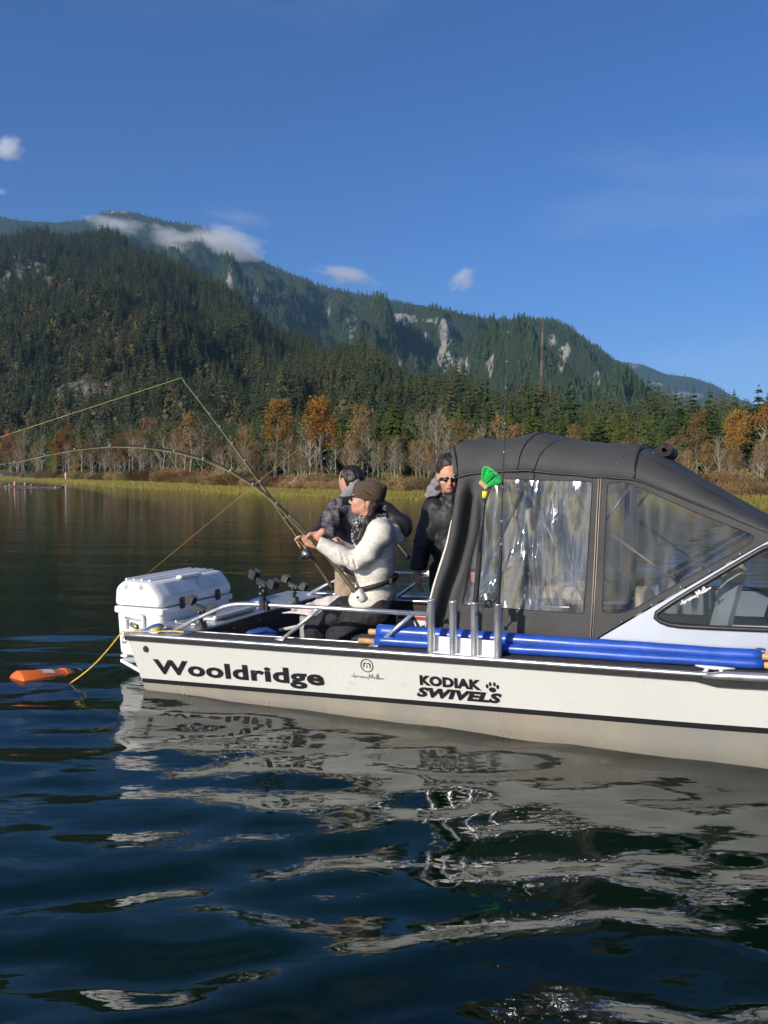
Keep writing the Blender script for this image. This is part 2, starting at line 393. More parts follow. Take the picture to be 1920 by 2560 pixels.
def mountain_mat(name, soil, soil2, stone, sc, thr):
    m = bpy.data.materials.new(name); m.use_nodes = True
    nd, lk = m.node_tree.nodes, m.node_tree.links; b = nd['Principled BSDF']
    b.inputs['Roughness'].default_value = .95; b.inputs['Specular IOR Level'].default_value = .1
    ge = nd.new('ShaderNodeNewGeometry')
    def noise(s, det, st=(1, 1, 1)):
        mp = nd.new('ShaderNodeMapping'); mp.inputs['Scale'].default_value = st
        n = nd.new('ShaderNodeTexNoise'); n.inputs['Scale'].default_value = s; n.inputs['Detail'].default_value = det; n.inputs['Roughness'].default_value = .62
        lk.new(ge.outputs['Position'], mp.inputs['Vector']); lk.new(mp.outputs['Vector'], n.inputs['Vector']); return n
    n1 = noise(sc * 6, 5); n2 = noise(sc * 14, 6, (1, 1, .45))
    m1 = nd.new('ShaderNodeMixRGB'); m1.inputs['Color1'].default_value = soil + (1,); m1.inputs['Color2'].default_value = soil2 + (1,)
    lk.new(n1.outputs['Fac'], m1.inputs['Fac'])
    m3 = nd.new('ShaderNodeMixRGB'); m3.inputs['Color1'].default_value = tuple(c * .5 for c in stone) + (1,); m3.inputs['Color2'].default_value = tuple(c * 1.15 for c in stone) + (1,)
    r3 = nd.new('ShaderNodeMapRange'); r3.inputs['From Min'].default_value = .38; r3.inputs['From Max'].default_value = .6
    lk.new(n2.outputs['Fac'], r3.inputs['Value']); lk.new(r3.outputs['Result'], m3.inputs['Fac'])
    at = nd.new('ShaderNodeAttribute'); at.attribute_name = 'rock'
    ad = nd.new('ShaderNodeMath'); ad.operation = 'ADD'; lk.new(at.outputs['Fac'], ad.inputs[0])
    ml = nd.new('ShaderNodeMath'); ml.operation = 'MULTIPLY_ADD'; ml.inputs[1].default_value = .9; ml.inputs[2].default_value = -.45
    lk.new(n2.outputs['Fac'], ml.inputs[0]); lk.new(ml.outputs[0], ad.inputs[1])
    rr = nd.new('ShaderNodeMapRange'); rr.inputs['From Min'].default_value = .42; rr.inputs['From Max'].default_value = .56
    lk.new(ad.outputs[0], rr.inputs['Value'])
    m2 = nd.new('ShaderNodeMixRGB'); lk.new(rr.outputs['Result'], m2.inputs['Fac']); lk.new(m1.outputs['Color'], m2.inputs['Color1']); lk.new(m3.outputs['Color'], m2.inputs['Color2'])
    lk.new(m2.outputs['Color'], b.inputs['Base Color'])
    bm = nd.new('ShaderNodeBump'); bm.inputs['Distance'].default_value = .06 / sc; lk.new(n2.outputs['Fac'], bm.inputs['Height']); lk.new(bm.outputs['Normal'], b.inputs['Normal'])
    return m
mA = mountain_mat('hill_ground', (0.030, 0.034, 0.014), (0.065, 0.060, 0.024), (0.135, 0.125, 0.100), .008, .5)
mB = mountain_mat('mountain_ground', (0.022, 0.034, 0.016), (0.040, 0.052, 0.024), (0.31, 0.29, 0.26), .0040, .5)
def lower(tab, d): return [(x, y + (d if x < 900 else d * .6)) for x, y in tab]      # trees add to the skyline
RIDGE_A, RIDGE_B, RIDGE_C = lower(RIDGE_A, 30), lower(RIDGE_B, 11), lower(RIDGE_C, 8)
hillA, GA = build_mountain('near_hill', RIDGE_A, DIST_A, BASE_A, -700, 2400, 260, 90, 2.2, 3.3, mA, 0.92)
hillB, GB = build_mountain('mountain', RIDGE_B, DIST_B, BASE_B, -600, 2300, 420, 130, 7.5, 7.7, mB, 0.95)
hillC, GC = build_mountain('far_mountain', RIDGE_C, DIST_C, BASE_C, 1100, 2500, 160, 50, 1.8, 1.2, mB, 1.0)
tag(hillA, 'dark forested hill rising behind the left shore', 'hill', kind='structure')
tag(hillB, 'tall forested mountain with grey cliffs and low clouds', 'mountain', kind='structure')
tag(hillC, 'distant blue forested ridge at the far right', 'mountain', kind='structure')

# bare rock and clearings: (column, row, half width, half height, strength) as seen on each relief
ROCK_A = [(70, 690, 140, 62, .72), (190, 700, 90, 40, .6), (10, 650, 90, 35, .6), (220, 985, 130, 36, .95), (230, 830, 60, 30, .35), (420, 965, 60, 25, .5), (330, 640, 40, 14, .5), (160, 1075, 90, 30, .4)]
ROCK_B = [(1116, 826, 22, 34, 1.0), (1085, 800, 50, 10, .6), (1060, 845, 14, 18, .7), (985, 792, 36, 9, .8), (1105, 895, 24, 26, .8), (1150, 915, 50, 38, .55), (1225, 915, 12, 20, 1.1), (1010, 800, 40, 18, .8), (1405, 890, 12, 26, 1.0), (1420, 870, 10, 14, 1.0), (1380, 850, 12, 20, .8), (1525, 970, 20, 12, 1.1), (1560, 1010, 16, 10, 1.0), (1640, 1026, 26, 14, 1.1), (1490, 950, 14, 24, .8), (1000, 895, 14, 40, .5), (880, 820, 25, 70, .45), (575, 705, 14, 40, .8), (640, 740, 12, 50, .5), (290, 522, 46, 12, 1.0), (740, 790, 12, 40, .5), (820, 780, 14, 60, .45), (955, 960, 12, 16, .9)]
ROCK_C = [(1560, 915, 50, 8, .9), (1700, 985, 30, 9, 1.0), (1740, 990, 20, 8, 1.2), (1640, 960, 50, 6, .6)]
def rock_field(G, spots):
    X, Y, Z = G[..., 0], G[..., 1], G[..., 2]
    c, s = math.cos(PITCH), math.sin(PITCH)
    dep = Y * c - (Z - H) * s; upc = Y * s + (Z - H) * c
    px = 960 + F * X / dep; py = 1280 - F * upc / dep
    r = np.zeros_like(X)
    for x, y, a, b, k in spots:
        r = np.maximum(r, k * np.exp(-(((px - x) / a) ** 2 + ((py - y) / b) ** 2)))
    return r
def set_rock(o, G, spots):
    r = rock_field(G, spots); at = o.data.attributes.new('rock', 'FLOAT', 'POINT')
    full = np.zeros(len(o.data.vertices), dtype=np.float32); full[:r.size] = r.ravel()
    at.data.foreach_set('value', full); return r
RA, RB, RC = set_rock(hillA, GA, ROCK_A), set_rock(hillB, GB, [(x, y, a, b, k * 1.2) for x, y, a, b, k in ROCK_B]), set_rock(hillC, GC, ROCK_C)
# ------------------------------------------------------------------ vegetation
bark_dark = mat('conifer_bark', (0.075, 0.055, 0.04), .95, var=.3, vscale=4, bump=.03, bscale=8)
bark_pale = mat('pale_bark', (0.30, 0.27, 0.215), .85, var=.35, vscale=2.5, stretch=(1, 1, .4))
bark_grey = mat('grey_bark', (0.16, 0.14, 0.11), .9, var=.3, vscale=2.5)
fir_leaf = leaf_mat('fir_needles', [(0.022, 0.044, 0.014), (0.034, 0.062, 0.020), (0.055, 0.078, 0.022)], transl=.16, vscale=.3)
cedar_leaf = leaf_mat('cedar_needles', [(0.050, 0.072, 0.016), (0.078, 0.098, 0.022), (0.098, 0.100, 0.026)], transl=.2, vscale=.4)
gold_leaf = leaf_mat('golden_leaves', [(0.30, 0.150, 0.030), (0.36, 0.19, 0.038), (0.29, 0.175, 0.05)], transl=.35, vscale=.8)
orange_leaf = leaf_mat('orange_leaves', [(0.30, 0.125, 0.032), (0.34, 0.150, 0.040), (0.27, 0.13, 0.042)], transl=.35, vscale=.8)
tan_leaf = leaf_mat('tan_leaves', [(0.21, 0.130, 0.050), (0.27, 0.165, 0.060), (0.19, 0.13, 0.06)], transl=.3, vscale=.8)
twig_leaf = leaf_mat('bare_twigs', [(0.16, 0.12, 0.08), (0.19, 0.145, 0.095), (0.14, 0.11, 0.08)], transl=.1, vscale=.8)
shrub_red = leaf_mat('red_brown_shrub', [(0.165, 0.085, 0.042), (0.205, 0.115, 0.055), (0.195, 0.125, 0.058)], transl=.25, vscale=.6)
shrub_tan = leaf_mat('tan_shrub', [(0.225, 0.150, 0.070), (0.255, 0.175, 0.075), (0.20, 0.14, 0.07)], transl=.25, vscale=.6)
shrub_green = leaf_mat('olive_shrub', [(0.068, 0.066, 0.020), (0.10, 0.088, 0.028), (0.125, 0.095, 0.035)], transl=.25, vscale=.6)
grass_leaf = leaf_mat('marsh_grass_blades', [(0.20, 0.185, 0.040), (0.26, 0.22, 0.055), (0.30, 0.235, 0.09)], transl=.3, vscale=.12)

def conifer_mesh(seed, h=1.0, wid=0.2, whorls=24, per=9, droop=.35, base=.06, full=1.0):
    """unit conifer: returns (trunk verts, faces, crown verts, faces)"""
    g = random.Random(seed)
    tr = MB(); lean = g.uniform(-.012, .012)
    tr.tube([(0, 0, -.02), (lean * .4, 0, .4), (lean, 0, .985)], [.017, .011, .0012], 6)
    V, Fc = [], []
    for w in range(whorls):
        t = (w + g.uniform(-.4, .4)) / (whorls - 1); t = min(.99, max(0, t))
        z = base + (1 - base) * t ** .92
        R = wid * ((1 - t) ** .78 * full + .012) * g.uniform(.7, 1.15)
        if t < .12: R *= .65 + 3 * t
        n = max(4, int(per * (.55 + .45 * (1 - t))))
        a0 = g.uniform(0, 6.28)
        for k in range(n):
            if g.random() < .10: continue
            a = a0 + 2 * math.pi * k / n + g.uniform(-.28, .28)
            L = R * g.uniform(.6, 1.18)
            dz = -L * droop * g.uniform(.4, 1.5); lift = L * g.uniform(.0, .18)
            ca, sa = math.cos(a), math.sin(a)
            m = 3
            for q in range(m):                       # twiggy sprays along the branch, each a small leaning blade
                f0 = .12 + .88 * q / m; f1 = min(1.05, f0 + .62)
                wd = L * (.30 - .14 * q / m) * g.uniform(.75, 1.25) + .004
                for side in (-1, 1):
                    aa = a + side * g.uniform(.12, .5)
                    c2, s2 = math.cos(aa), math.sin(aa)
                    p0 = (ca * L * f0 * .9, sa * L * f0 * .9, z + lift * f0 + dz * f0 * f0 + .006)
                    p1 = (c2 * L * f1, s2 * L * f1, z + lift * f1 + dz * f1 * f1 - .010 * g.random())
                    pm = ((p0[0] + p1[0]) / 2, (p0[1] + p1[1]) / 2, (p0[2] + p1[2]) / 2 - .006)
                    px_, py_ = -s2 * wd * .5, c2 * wd * .5
                    o = len(V)
                    V += [p0, (pm[0] + px_, pm[1] + py_, pm[2] - wd * g.uniform(.1, .5)), p1, (pm[0] - px_, pm[1] - py_, pm[2] - wd * g.uniform(.1, .5))]
                    Fc += [(o, o + 1, o + 2), (o, o + 2, o + 3)]
    return tr, V, Fc
def make_mesh(name, V, Fc, m):
    me = bpy.data.meshes.new(name); me.from_pydata(V, [], Fc); me.materials.append(m); me.update(); return me

FIR = []      # (trunk mesh, crown mesh)
for i, (w, wh, pr, dr, fu) in enumerate([(.17, 26, 10, .35, 1.0), (.21, 24, 10, .45, 1.0), (.14, 28, 9, .3, .9), (.19, 22, 9, .55, 1.05), (.24, 22, 11, .3, 1.0)]):
    tr, V, Fc = conifer_mesh(100 + i, 1, w, wh, pr, dr, full=fu)
    FIR.append((make_mesh('trunk', tr.v, tr.f, bark_dark), make_mesh('crown', V, Fc, fir_leaf)))
CEDAR = []
for i, (w, wh, pr, dr) in enumerate([(.20, 28, 11, .8), (.24, 26, 12, .7), (.17, 30, 10, .9)]):
    tr, V, Fc = conifer_mesh(200 + i, 1, w, wh, pr, dr, base=.03)
    CEDAR.append((make_mesh('trunk', tr.v, tr.f, bark_dark), make_mesh('crown', V, Fc, cedar_leaf)))

LEAFK = .8
def broadleaf(seed, leafm, density, barkm, lean=0.0, slim=1.0, start=.3, leaf=.028, spread=1.0):
    """unit-height deciduous tree: trunk with limbs and twigs, leaves scattered round the twig ends"""
    g = random.Random(seed); tr = MB(); V, Fc = [], []
    def leafs(p, n, rad):
        for _ in range(n):
            q = p + Vector((g.gauss(0, rad), g.gauss(0, rad), g.gauss(0, rad * .8)))
            s = leaf * g.uniform(.28, .62)
            d1 = Vector((g.uniform(-1, 1), g.uniform(-1, 1), g.uniform(-1, 1))).normalized(); d2 = d1.orthogonal().normalized()
            o = len(V); V.extend([tuple(q + d1 * s), tuple(q + d2 * s * .6), tuple(q - d1 * s), tuple(q - d2 * s * .6)]); Fc.append((o, o + 1, o + 2, o + 3))
    def twig(p, d, L, r, depth):
        n = 3; pts = [p]; dd = d.copy()
        for k in range(n):
            dd = (dd + Vector((g.uniform(-.25, .25), g.uniform(-.25, .25), g.uniform(-.02, .22)))).normalized()
            pts.append(pts[-1] + dd * L / n)
        tr.tube(pts, [r, r * .75, r * .5, r * .22], 4 if depth else 5, cap=False)
        if depth < 2:
            for k in range(4 if depth == 0 else 3):
                f = g.uniform(.35, 1.0); i = min(n - 1, int(f * n)); q = pts[i].lerp(pts[i + 1], f * n - i)
                nd = (dd + Vector((g.uniform(-.9, .9), g.uniform(-.9, .9), g.uniform(-.1, .7)))).normalized()
                twig(q, nd, L * g.uniform(.4, .65), r * .45, depth + 1)
        if depth >= 1 and density > 0:
            for q in pts[1:]:
                if g.random() < .85: leafs(q, int(density * g.uniform(.2, 1.8) * LEAFK), .030)
    tp = [Vector((0, 0, -.02))]
    for k in range(1, 8):
        tp.append(Vector((lean * (k / 7) ** 1.3 + g.uniform(-.012, .012), g.uniform(-.012, .012), k / 7 * .93)))
    tr.tube(tp, [.019 * slim * (1 - .12 * k) for k in range(8)], 6)
    for k in range(15):
        f = start + (1 - start) * (k / 15) * .98; i = min(6, int(f * 7)); q = tp[i].lerp(tp[i + 1], f * 7 - i)
        a = k * 2.4 + g.uniform(-.5, .5); up = .45 + .9 * f
        d = Vector((math.cos(a) * spread, math.sin(a) * spread, up)).normalized()
        twig(q, d, (.34 * (1 - f * .62)) * g.uniform(.7, 1.15), .0085 * slim * (1.1 - f * .6), 0)
    return make_mesh('trunk', tr.v, tr.f, barkm), make_mesh('crown', V, Fc, leafm)
GOLD = [broadleaf(301, gold_leaf, 8, bark_grey, .05, 1.1, .45), broadleaf(302, gold_leaf, 9, bark_grey, -.03, 1.1, .42), broadleaf(303, gold_leaf, 6, bark_pale, .02, .9, .4)]
ORANGE = [broadleaf(311, orange_leaf, 8, bark_grey, .02, .9, .25), broadleaf(312, orange_leaf, 6, bark_pale, -.02, .9, .3), broadleaf(313, orange_leaf, 5, bark_pale, .28, 1.0, .62)]
TAN = [broadleaf(321, tan_leaf, 4, bark_pale, .02, .9, .3), broadleaf(322, tan_leaf, 3, bark_grey, -.04, 1, .3), broadleaf(323, tan_leaf, 5, bark_grey, .0, .9, .25), broadleaf(324, tan_leaf, 2, bark_pale, .05, .8, .4)]
BARE = [broadleaf(331, twig_leaf, 2, bark_pale, .0, 1.0, .25, .02), broadleaf(332, twig_leaf, 2, bark_grey, .03, .9, .2, .02, 1.3), broadleaf(333, twig_leaf, 1, bark_pale, -.02, .8, .4, .02), broadleaf(334, twig_leaf, 1, bark_pale, .04, .7, .5, .02)]

def bush_mesh(seed, n=900):
    g = random.Random(seed); V, Fc = [], []
    lobes = [(g.uniform(-.55, .55), g.uniform(-.5, .5), g.uniform(.3, .62), g.uniform(.28, .5)) for _ in range(6)]
    for _ in range(n):
        l = g.choice(lobes); d = Vector((g.gauss(0, 1), g.gauss(0, 1), g.gauss(0, 1))).normalized() * l[3] * g.uniform(.55, 1.1)
        p = Vector((l[0], l[1], l[2])) + d
        if p.z < 0: p.z = -p.z * .3
        s = g.uniform(.02, .055); up = Vector((g.uniform(-.5, .5), g.uniform(-.5, .5), 1)).normalized(); sd = up.orthogonal().normalized()
        o = len(V); V += [tuple(p - sd * s * .5), tuple(p + up * s * 1.3), tuple(p + sd * s * .5), tuple(p - up * s)]; Fc.append((o, o + 1, o + 2, o + 3))
    st = MB()
    for _ in range(6):
        a = g.uniform(0, 6.28); r = g.uniform(.1, .7)
        st.tube([(.12 * math.cos(a), .12 * math.sin(a), -.05), (r * .6 * math.cos(a), r * .6 * math.sin(a), .45), (r * math.cos(a), r * math.sin(a), g.uniform(.6, .9))], [.009, .006, .002], 4, cap=False)
    return V, Fc, st
BUSH = {}
for nm, m in (('red', shrub_red), ('tan', shrub_tan), ('green', shrub_green)):
    BUSH[nm] = []
    for i in range(3):
        V, Fc, st = bush_mesh(400 + i * 7 + len(nm))
        BUSH[nm].append((make_mesh('stem', st.v, st.f, bark_grey), make_mesh('foliage', V, Fc, m)))

def where(px):
    for lim_, ph in ((200, 'at the far left shore'), (420, 'above the cooler'), (640, 'behind the bent rod'), (830, 'behind the crossed rods'), (1000, 'behind the seated woman'), (1140, 'just left of the canopy'), (1420, 'behind the rear canopy'), (1650, 'behind the front canopy'), (1790, 'right of the canopy')):
        if px < lim_: return ph
    return 'at the right edge'
def plant(name, meshes, px, Y, h, wf, label, cat, group, rz=None, names=('trunk', 'crown')):
    X = (px - 960) / F * Y
    e = empty(name, (X, Y, ground_z(px, Y) - .05))
    e.rotation_euler = (0, 0, rng.uniform(0, 6.28) if rz is None else rz); e.scale = (h * wf, h * wf, h)
    for nm, me in zip(names, meshes):
        c = bpy.data.objects.new(nm, me); COL.objects.link(c); c.parent = e
    if group: label, group = label + ' ' + where(px), group + ' ' + where(px)
    return tag(e, label, cat, group)
def top_h(px, py, Y): return at_y(px, py, Y).z - ground_z(px, Y)

# conifers one can tell apart on the skyline and behind the birches: (column, row of tip, metres, kind, width factor)
FIRS = [(1157, 978, 150, 'f', 1.1), (1197, 987, 140, 'f', 1.1), (1272, 979, 150, 'f', 1.0), (1319, 962, 150, 'f', 1.1), (1423, 938, 165, 'f', 1.0), (1469, 1006, 120, 'c', 1.2), (1500, 1022, 118, 'c', 1.2), (1562, 1018, 120, 'c', 1.2), (1611, 1001, 112, 'c', 1.15), (1695, 993, 118, 'f', 1.1), (1730, 962, 120, 'f', 1.1), (1770, 970, 116, 'f', 1.3), (1831, 972, 112, 'f', 1.3), (1863, 995, 104, 'f', 1.4), (1892, 960, 110, 'f', 1.2), (1918, 965, 106, 'f', 1.2), (1345, 1040, 125, 'c', 1.2), (1380, 1050, 118, 'c', 1.1), (1530, 1040, 110, 'c', 1.1), (1890, 1100, 66, 'f', 1.6), (1020, 1010, 150, 'c', 1.2), (990, 985, 165, 'f', 1.1), (1075, 985, 170, 'f', 1.1), (1115, 1000, 160, 'c', 1.1), (960, 1040, 120, 'c', 1.2), (745, 1105, 130, 'f', 1.3), (870, 1080, 125, 'f', 1.3)]
for i, (px, py, Y, k, wf) in enumerate(FIRS):
    lab = {(1423): 'tallest dark fir standing above the canopy beside the radio mast', 1890: 'dark fir close to the water at the right edge'}.get(px)
    setm = FIR if k == 'f' else CEDAR
    plant('fir_tree' if k == 'f' else 'cedar_tree', setm[i % len(setm)], px, Y, top_h(px, py, Y), wf,
          lab or ('dark pointed fir on the skyline' if k == 'f' else 'tall yellow green cedar in the wood'), 'tree',
          None if lab else 'firs on the skyline' if k == 'f' else 'cedars of the shore wood')
# filling the wood between them
taken = []
n_c = 0
while n_c < 268:
    px = rng.uniform(-60, 1990) if rng.random() < .6 else rng.uniform(1120, 1990)
    s0 = shore_y(px); Y = s0 * 1.0 + rng.uniform(22, 30) + abs(rng.gauss(0, 1)) * (95 if px < 1000 else 48) + (28 if px < 900 else 14)
    hgt = rng.uniform(9, 19) if px > 1150 else rng.uniform(10, 22)
    lim = interp([(-60, 1040), (300, 1045), (700, 1030), (1000, 1000), (1150, 995), (1300, 1000), (1500, 1030), (1650, 1030), (1760, 1000), (1990, 985)], px)
    hmax = at_y(px, lim + rng.uniform(-4, 40), Y).z - ground_z(px, Y)
    hgt = min(hgt, hmax)
    if hgt < 5: continue
    if any(abs(px - a) < 5 and abs(Y - b) < 6 for a, b in taken): continue
    taken.append((px, Y)); n_c += 1
    c = rng.random() < (.35 if px < 900 else .6 if px < 1650 else .12)
    setm = CEDAR if c else FIR
    plant('cedar_tree' if c else 'fir_tree', rng.choice(setm), px, Y, hgt, rng.uniform(.9, 1.35),
          ('short ' if hgt < 9 else 'tall ' if hgt > 13 else 'mid sized ') + ('olive green cedar crowded in the wood' if c else 'dark green fir crowded in the wood'),
          'tree', 'cedars crowded in the shore wood' if c else 'firs crowded in the shore wood')

DECID = [(28, 1088, 'o'), (62, 1078, 'b'), (105, 1092, 'b'), (160, 1078, 'o'), (205, 1100, 't'), (250, 1060, 'b'), (300, 1085, 't'), (322, 1072, 't'), (352, 1080, 't'), (382, 1050, 't'), (410, 1088, 'b'), (442, 1085, 't'), (478, 1036, 't'), (506, 1052, 'b'), (545, 1095, 't'), (580, 1092, 'b'), (615, 1070, 't'), (648, 1085, 'b'), (690, 1012, 'g'), (722, 1095, 'b'), (775, 1040, 'b'), (805, 1012, 'g'), (745, 1125, 'o'), (840, 1095, 'b'), (880, 1090, 't'), (905, 1022, 't'), (920, 1080, 'b'), (945, 1110, 'b'), (1000, 1090, 't'), (1060, 1032, 'b'), (1092, 1022, 'b'), (1118, 1045, 't'), (1040, 1105, 't'), (1160, 1062, 't'), (1205, 1060, 'b'), (1238, 1050, 't'), (1290, 1065, 't'), (1430, 1070, 't'), (1740, 1030, 't'), (1850, 1040, 'g'), (1872, 1012, 'o')]
KN = {'o': ('orange leaved', 'orange', ORANGE), 'g': ('golden leaved', 'golden', GOLD), 't': ('half bare tan leaved', 'tan', TAN), 'b': ('bare pale branched', 'bare', BARE)}
SPECIAL = {690: 'tall leaning golden cottonwood, left of two above the rods', 805: 'broad golden cottonwood above the hooded angler', 1740: 'slender pale trunked tree with brown crown right of the canopy', 1872: 'pale birch trunk leaning right with orange top near right edge', 250: 'bare fan shaped tree above the bent rod at far left', 28: 'bright orange small tree at the left edge', 1060: 'wide bare grey tree left of the canopy'}
for i, (px, py, k) in enumerate(DECID):
    s0 = shore_y(px); Y = s0 + (22 if px > 1300 else 26) + rng.uniform(0, 14) + (14 if px < 700 else 0)
    nm, short, setm = KN[k]
    var = setm[i % len(setm)]
    if px == 1872: var = ORANGE[2]
    if px == 690: var = GOLD[0]
    if px == 805: var = GOLD[1]
    plant('birch_tree' if k in 'bt' else 'cottonwood_tree', var, px, Y, top_h(px, py, Y) * 1.02, 1.0 if px != 805 else 1.15,
          SPECIAL.get(px) or nm + ' autumn tree in the shore row', 'tree', None if px in SPECIAL else short + ' trees along the shore', rz=0.0 if px == 1872 else None)
# thinner saplings in between
for i in range(150):
    px = rng.uniform(-40, 1960); k = rng.choice('bbbbbttt') if px < 1300 else rng.choice('bbtt')
    s0 = shore_y(px); Y = s0 + rng.uniform(17, 32) + (12 if px < 700 else 0)
    nm, short, setm = KN[k]
    h = (top_h(px, rng.uniform(1088, 1150), Y))
    plant('sapling', rng.choice(setm), px, Y, h, rng.uniform(.8, 1.1), 'slim ' + nm + ' sapling in the scrub', 'tree', short + ' saplings in the shore scrub')

# shrubs along the back of the grass
nb = 0
for i in range(290):
    px = -60 + 2050 * (i + rng.uniform(-.6, .6)) / 290
    s0 = shore_y(px); row = i % 3
    Y = s0 + interp([(0, 26), (300, 20), (700, 9), (1000, 6), (1900, 7)], px) + row * 3.2 + rng.uniform(0, 3)
    w = rng.random()
    k = ('green' if w < .45 else 'tan' if w < .8 else 'red') if px < 280 else ('red' if w < .32 else 'tan' if w < .85 else 'green') if px < 760 else ('tan' if w < .72 else 'red' if w < .86 else 'green')
    h = rng.uniform(.75, 1.4) * (1 + .25 * row) * interp([(0, 1.5), (300, 1.25), (700, .85), (1000, .72), (1900, .8)], px)
    plant('shrub', rng.choice(BUSH[k]), px, Y, h, rng.uniform(1.1, 1.7), {'red': 'reddish brown twiggy shrub', 'tan': 'tan autumn shrub', 'green': 'olive green shrub'}[k] + (' in the front row', ' in the middle row', ' in the back row')[row], 'shrub', k + ' shrubs along the shore', names=('stem', 'foliage'))

# marsh grass: uncountable
def build_grass():
    V, Fc = [], []
    g = random.Random(77)
    for _ in range(52000):
        px = g.uniform(-80, 2020); s0 = shore_y(px)
        s = -1.0 + abs(g.gauss(0, 1)) * (5 if px > 500 else 15) + mnoise.noise(Vector((px * .02, 1, 0))) * 1.5
        Y = s0 + s; X = (px - 960) / F * Y; z = ground_z(px, Y)
        if z < -.06: continue
        h = g.uniform(.07, .20) * (1 + Y / 140) * (.6 + .5 * min(1, max(0, s / 6))); w = g.uniform(.02, .06) * (1 + Y / 60)
        a = g.uniform(-.5, .5); lx = g.uniform(-.2, .2)
        o = len(V); V += [(X - w * math.cos(a), Y - w * math.sin(a), z - .03), (X + w * math.cos(a), Y + w * math.sin(a), z - .03), (X + lx * h, Y + g.uniform(-.1, .1), z + h)]
        Fc.append((o, o + 1, o + 2))
    o = link_mesh('marsh_grass', V, Fc, grass_leaf)
    tag(o, 'yellow green marsh grass fringing the far shore', 'grass', kind='stuff')
build_grass()

# forests on the slopes: uncountable, instanced small conifers
def far_conifer(seed, wid, layers=7, seg=9):
    g = random.Random(seed); V, Fc = [], []
    for l in range(layers):
        t = l / layers; z0 = .05 + .93 * t; z1 = min(1.0, z0 + .30 * (1 - .45 * t)); R = wid * (1 - t) ** .85 * g.uniform(.85, 1.15) + .008
        o = len(V); V.append((g.uniform(-.01, .01), g.uniform(-.01, .01), z1)); a0 = g.uniform(0, 6)
        for k in range(seg * 2):
            a = a0 + math.pi * k / seg; r = R * (g.uniform(.85, 1.25) if k % 2 else g.uniform(.4, .65))
            V.append((r * math.cos(a), r * math.sin(a), z0 + (-.045 if k % 2 else .03) * g.uniform(.5, 1.5)))
        for k in range(seg * 2): Fc.append((o, o + 1 + k, o + 1 + (k + 1) % (seg * 2)))
    o = len(V); V += [(.012, 0, 0), (-.006, .01, 0), (-.006, -.01, 0), (0, 0, .2)]; Fc += [(o, o + 1, o + 3), (o + 1, o + 2, o + 3), (o + 2, o, o + 3)]
    return V, Fc
def far_broadleaf(seed):
    g = random.Random(seed); V, Fc = [], []
    for _ in range(90):
        d = Vector((g.gauss(0, 1), g.gauss(0, 1), g.gauss(0, 1))).normalized(); p = Vector((d.x * .27, d.y * .27, .58 + d.z * .36)) * 1.0
        p *= g.uniform(.75, 1.1); s = g.uniform(.05, .1); e = d.orthogonal().normalized(); f = d.cross(e)
        o = len(V); V += [tuple(p + e * s), tuple(p + f * s), tuple(p - e * s), tuple(p - f * s)]; Fc.append((o, o + 1, o + 2, o + 3))
    o = len(V); V += [(.015, 0, 0), (-.01, .012, 0), (-.01, -.012, 0), (0, 0, .6)]; Fc += [(o, o + 1, o + 3), (o + 1, o + 2, o + 3), (o + 2, o, o + 3)]
    return V, Fc
slope_leaf = leaf_mat('slope_conifer_needles', [(0.034, 0.052, 0.021), (0.048, 0.068, 0.026), (0.068, 0.080, 0.030), (0.092, 0.090, 0.038)], transl=.1, vscale=.012)
slope_leaf_b = leaf_mat('mountain_conifer_needles', [(0.026, 0.050, 0.020), (0.038, 0.066, 0.025), (0.056, 0.082, 0.030)], transl=.1, vscale=.004)
slope_autumn = leaf_mat('slope_autumn_leaves', [(0.085, 0.068, 0.030), (0.098, 0.072, 0.032), (0.078, 0.074, 0.028), (0.10, 0.060, 0.032)], transl=.2, vscale=.01)
def proto(name, V, Fc, m):
    return bpy.data.objects.new(name, make_mesh(name, V, Fc, m))
P_A = []
for i, (w, wh, pr, dr) in enumerate([(.17, 20, 9, .4), (.20, 18, 9, .5), (.14, 22, 8, .35), (.22, 18, 10, .45)]):
    _t, _V, _F = conifer_mesh(150 + i, 1, w, wh, pr, dr); P_A.append(proto('slope_tree', _V, _F, slope_leaf))
P_AUT = [proto('slope_autumn_tree', *far_broadleaf(i), slope_autumn) for i in (5, 6)]
P_B = [proto('mountain_tree', *far_conifer(i, w, 5, 6), slope_leaf_b) for i, w in ((11, .19), (12, .24))]
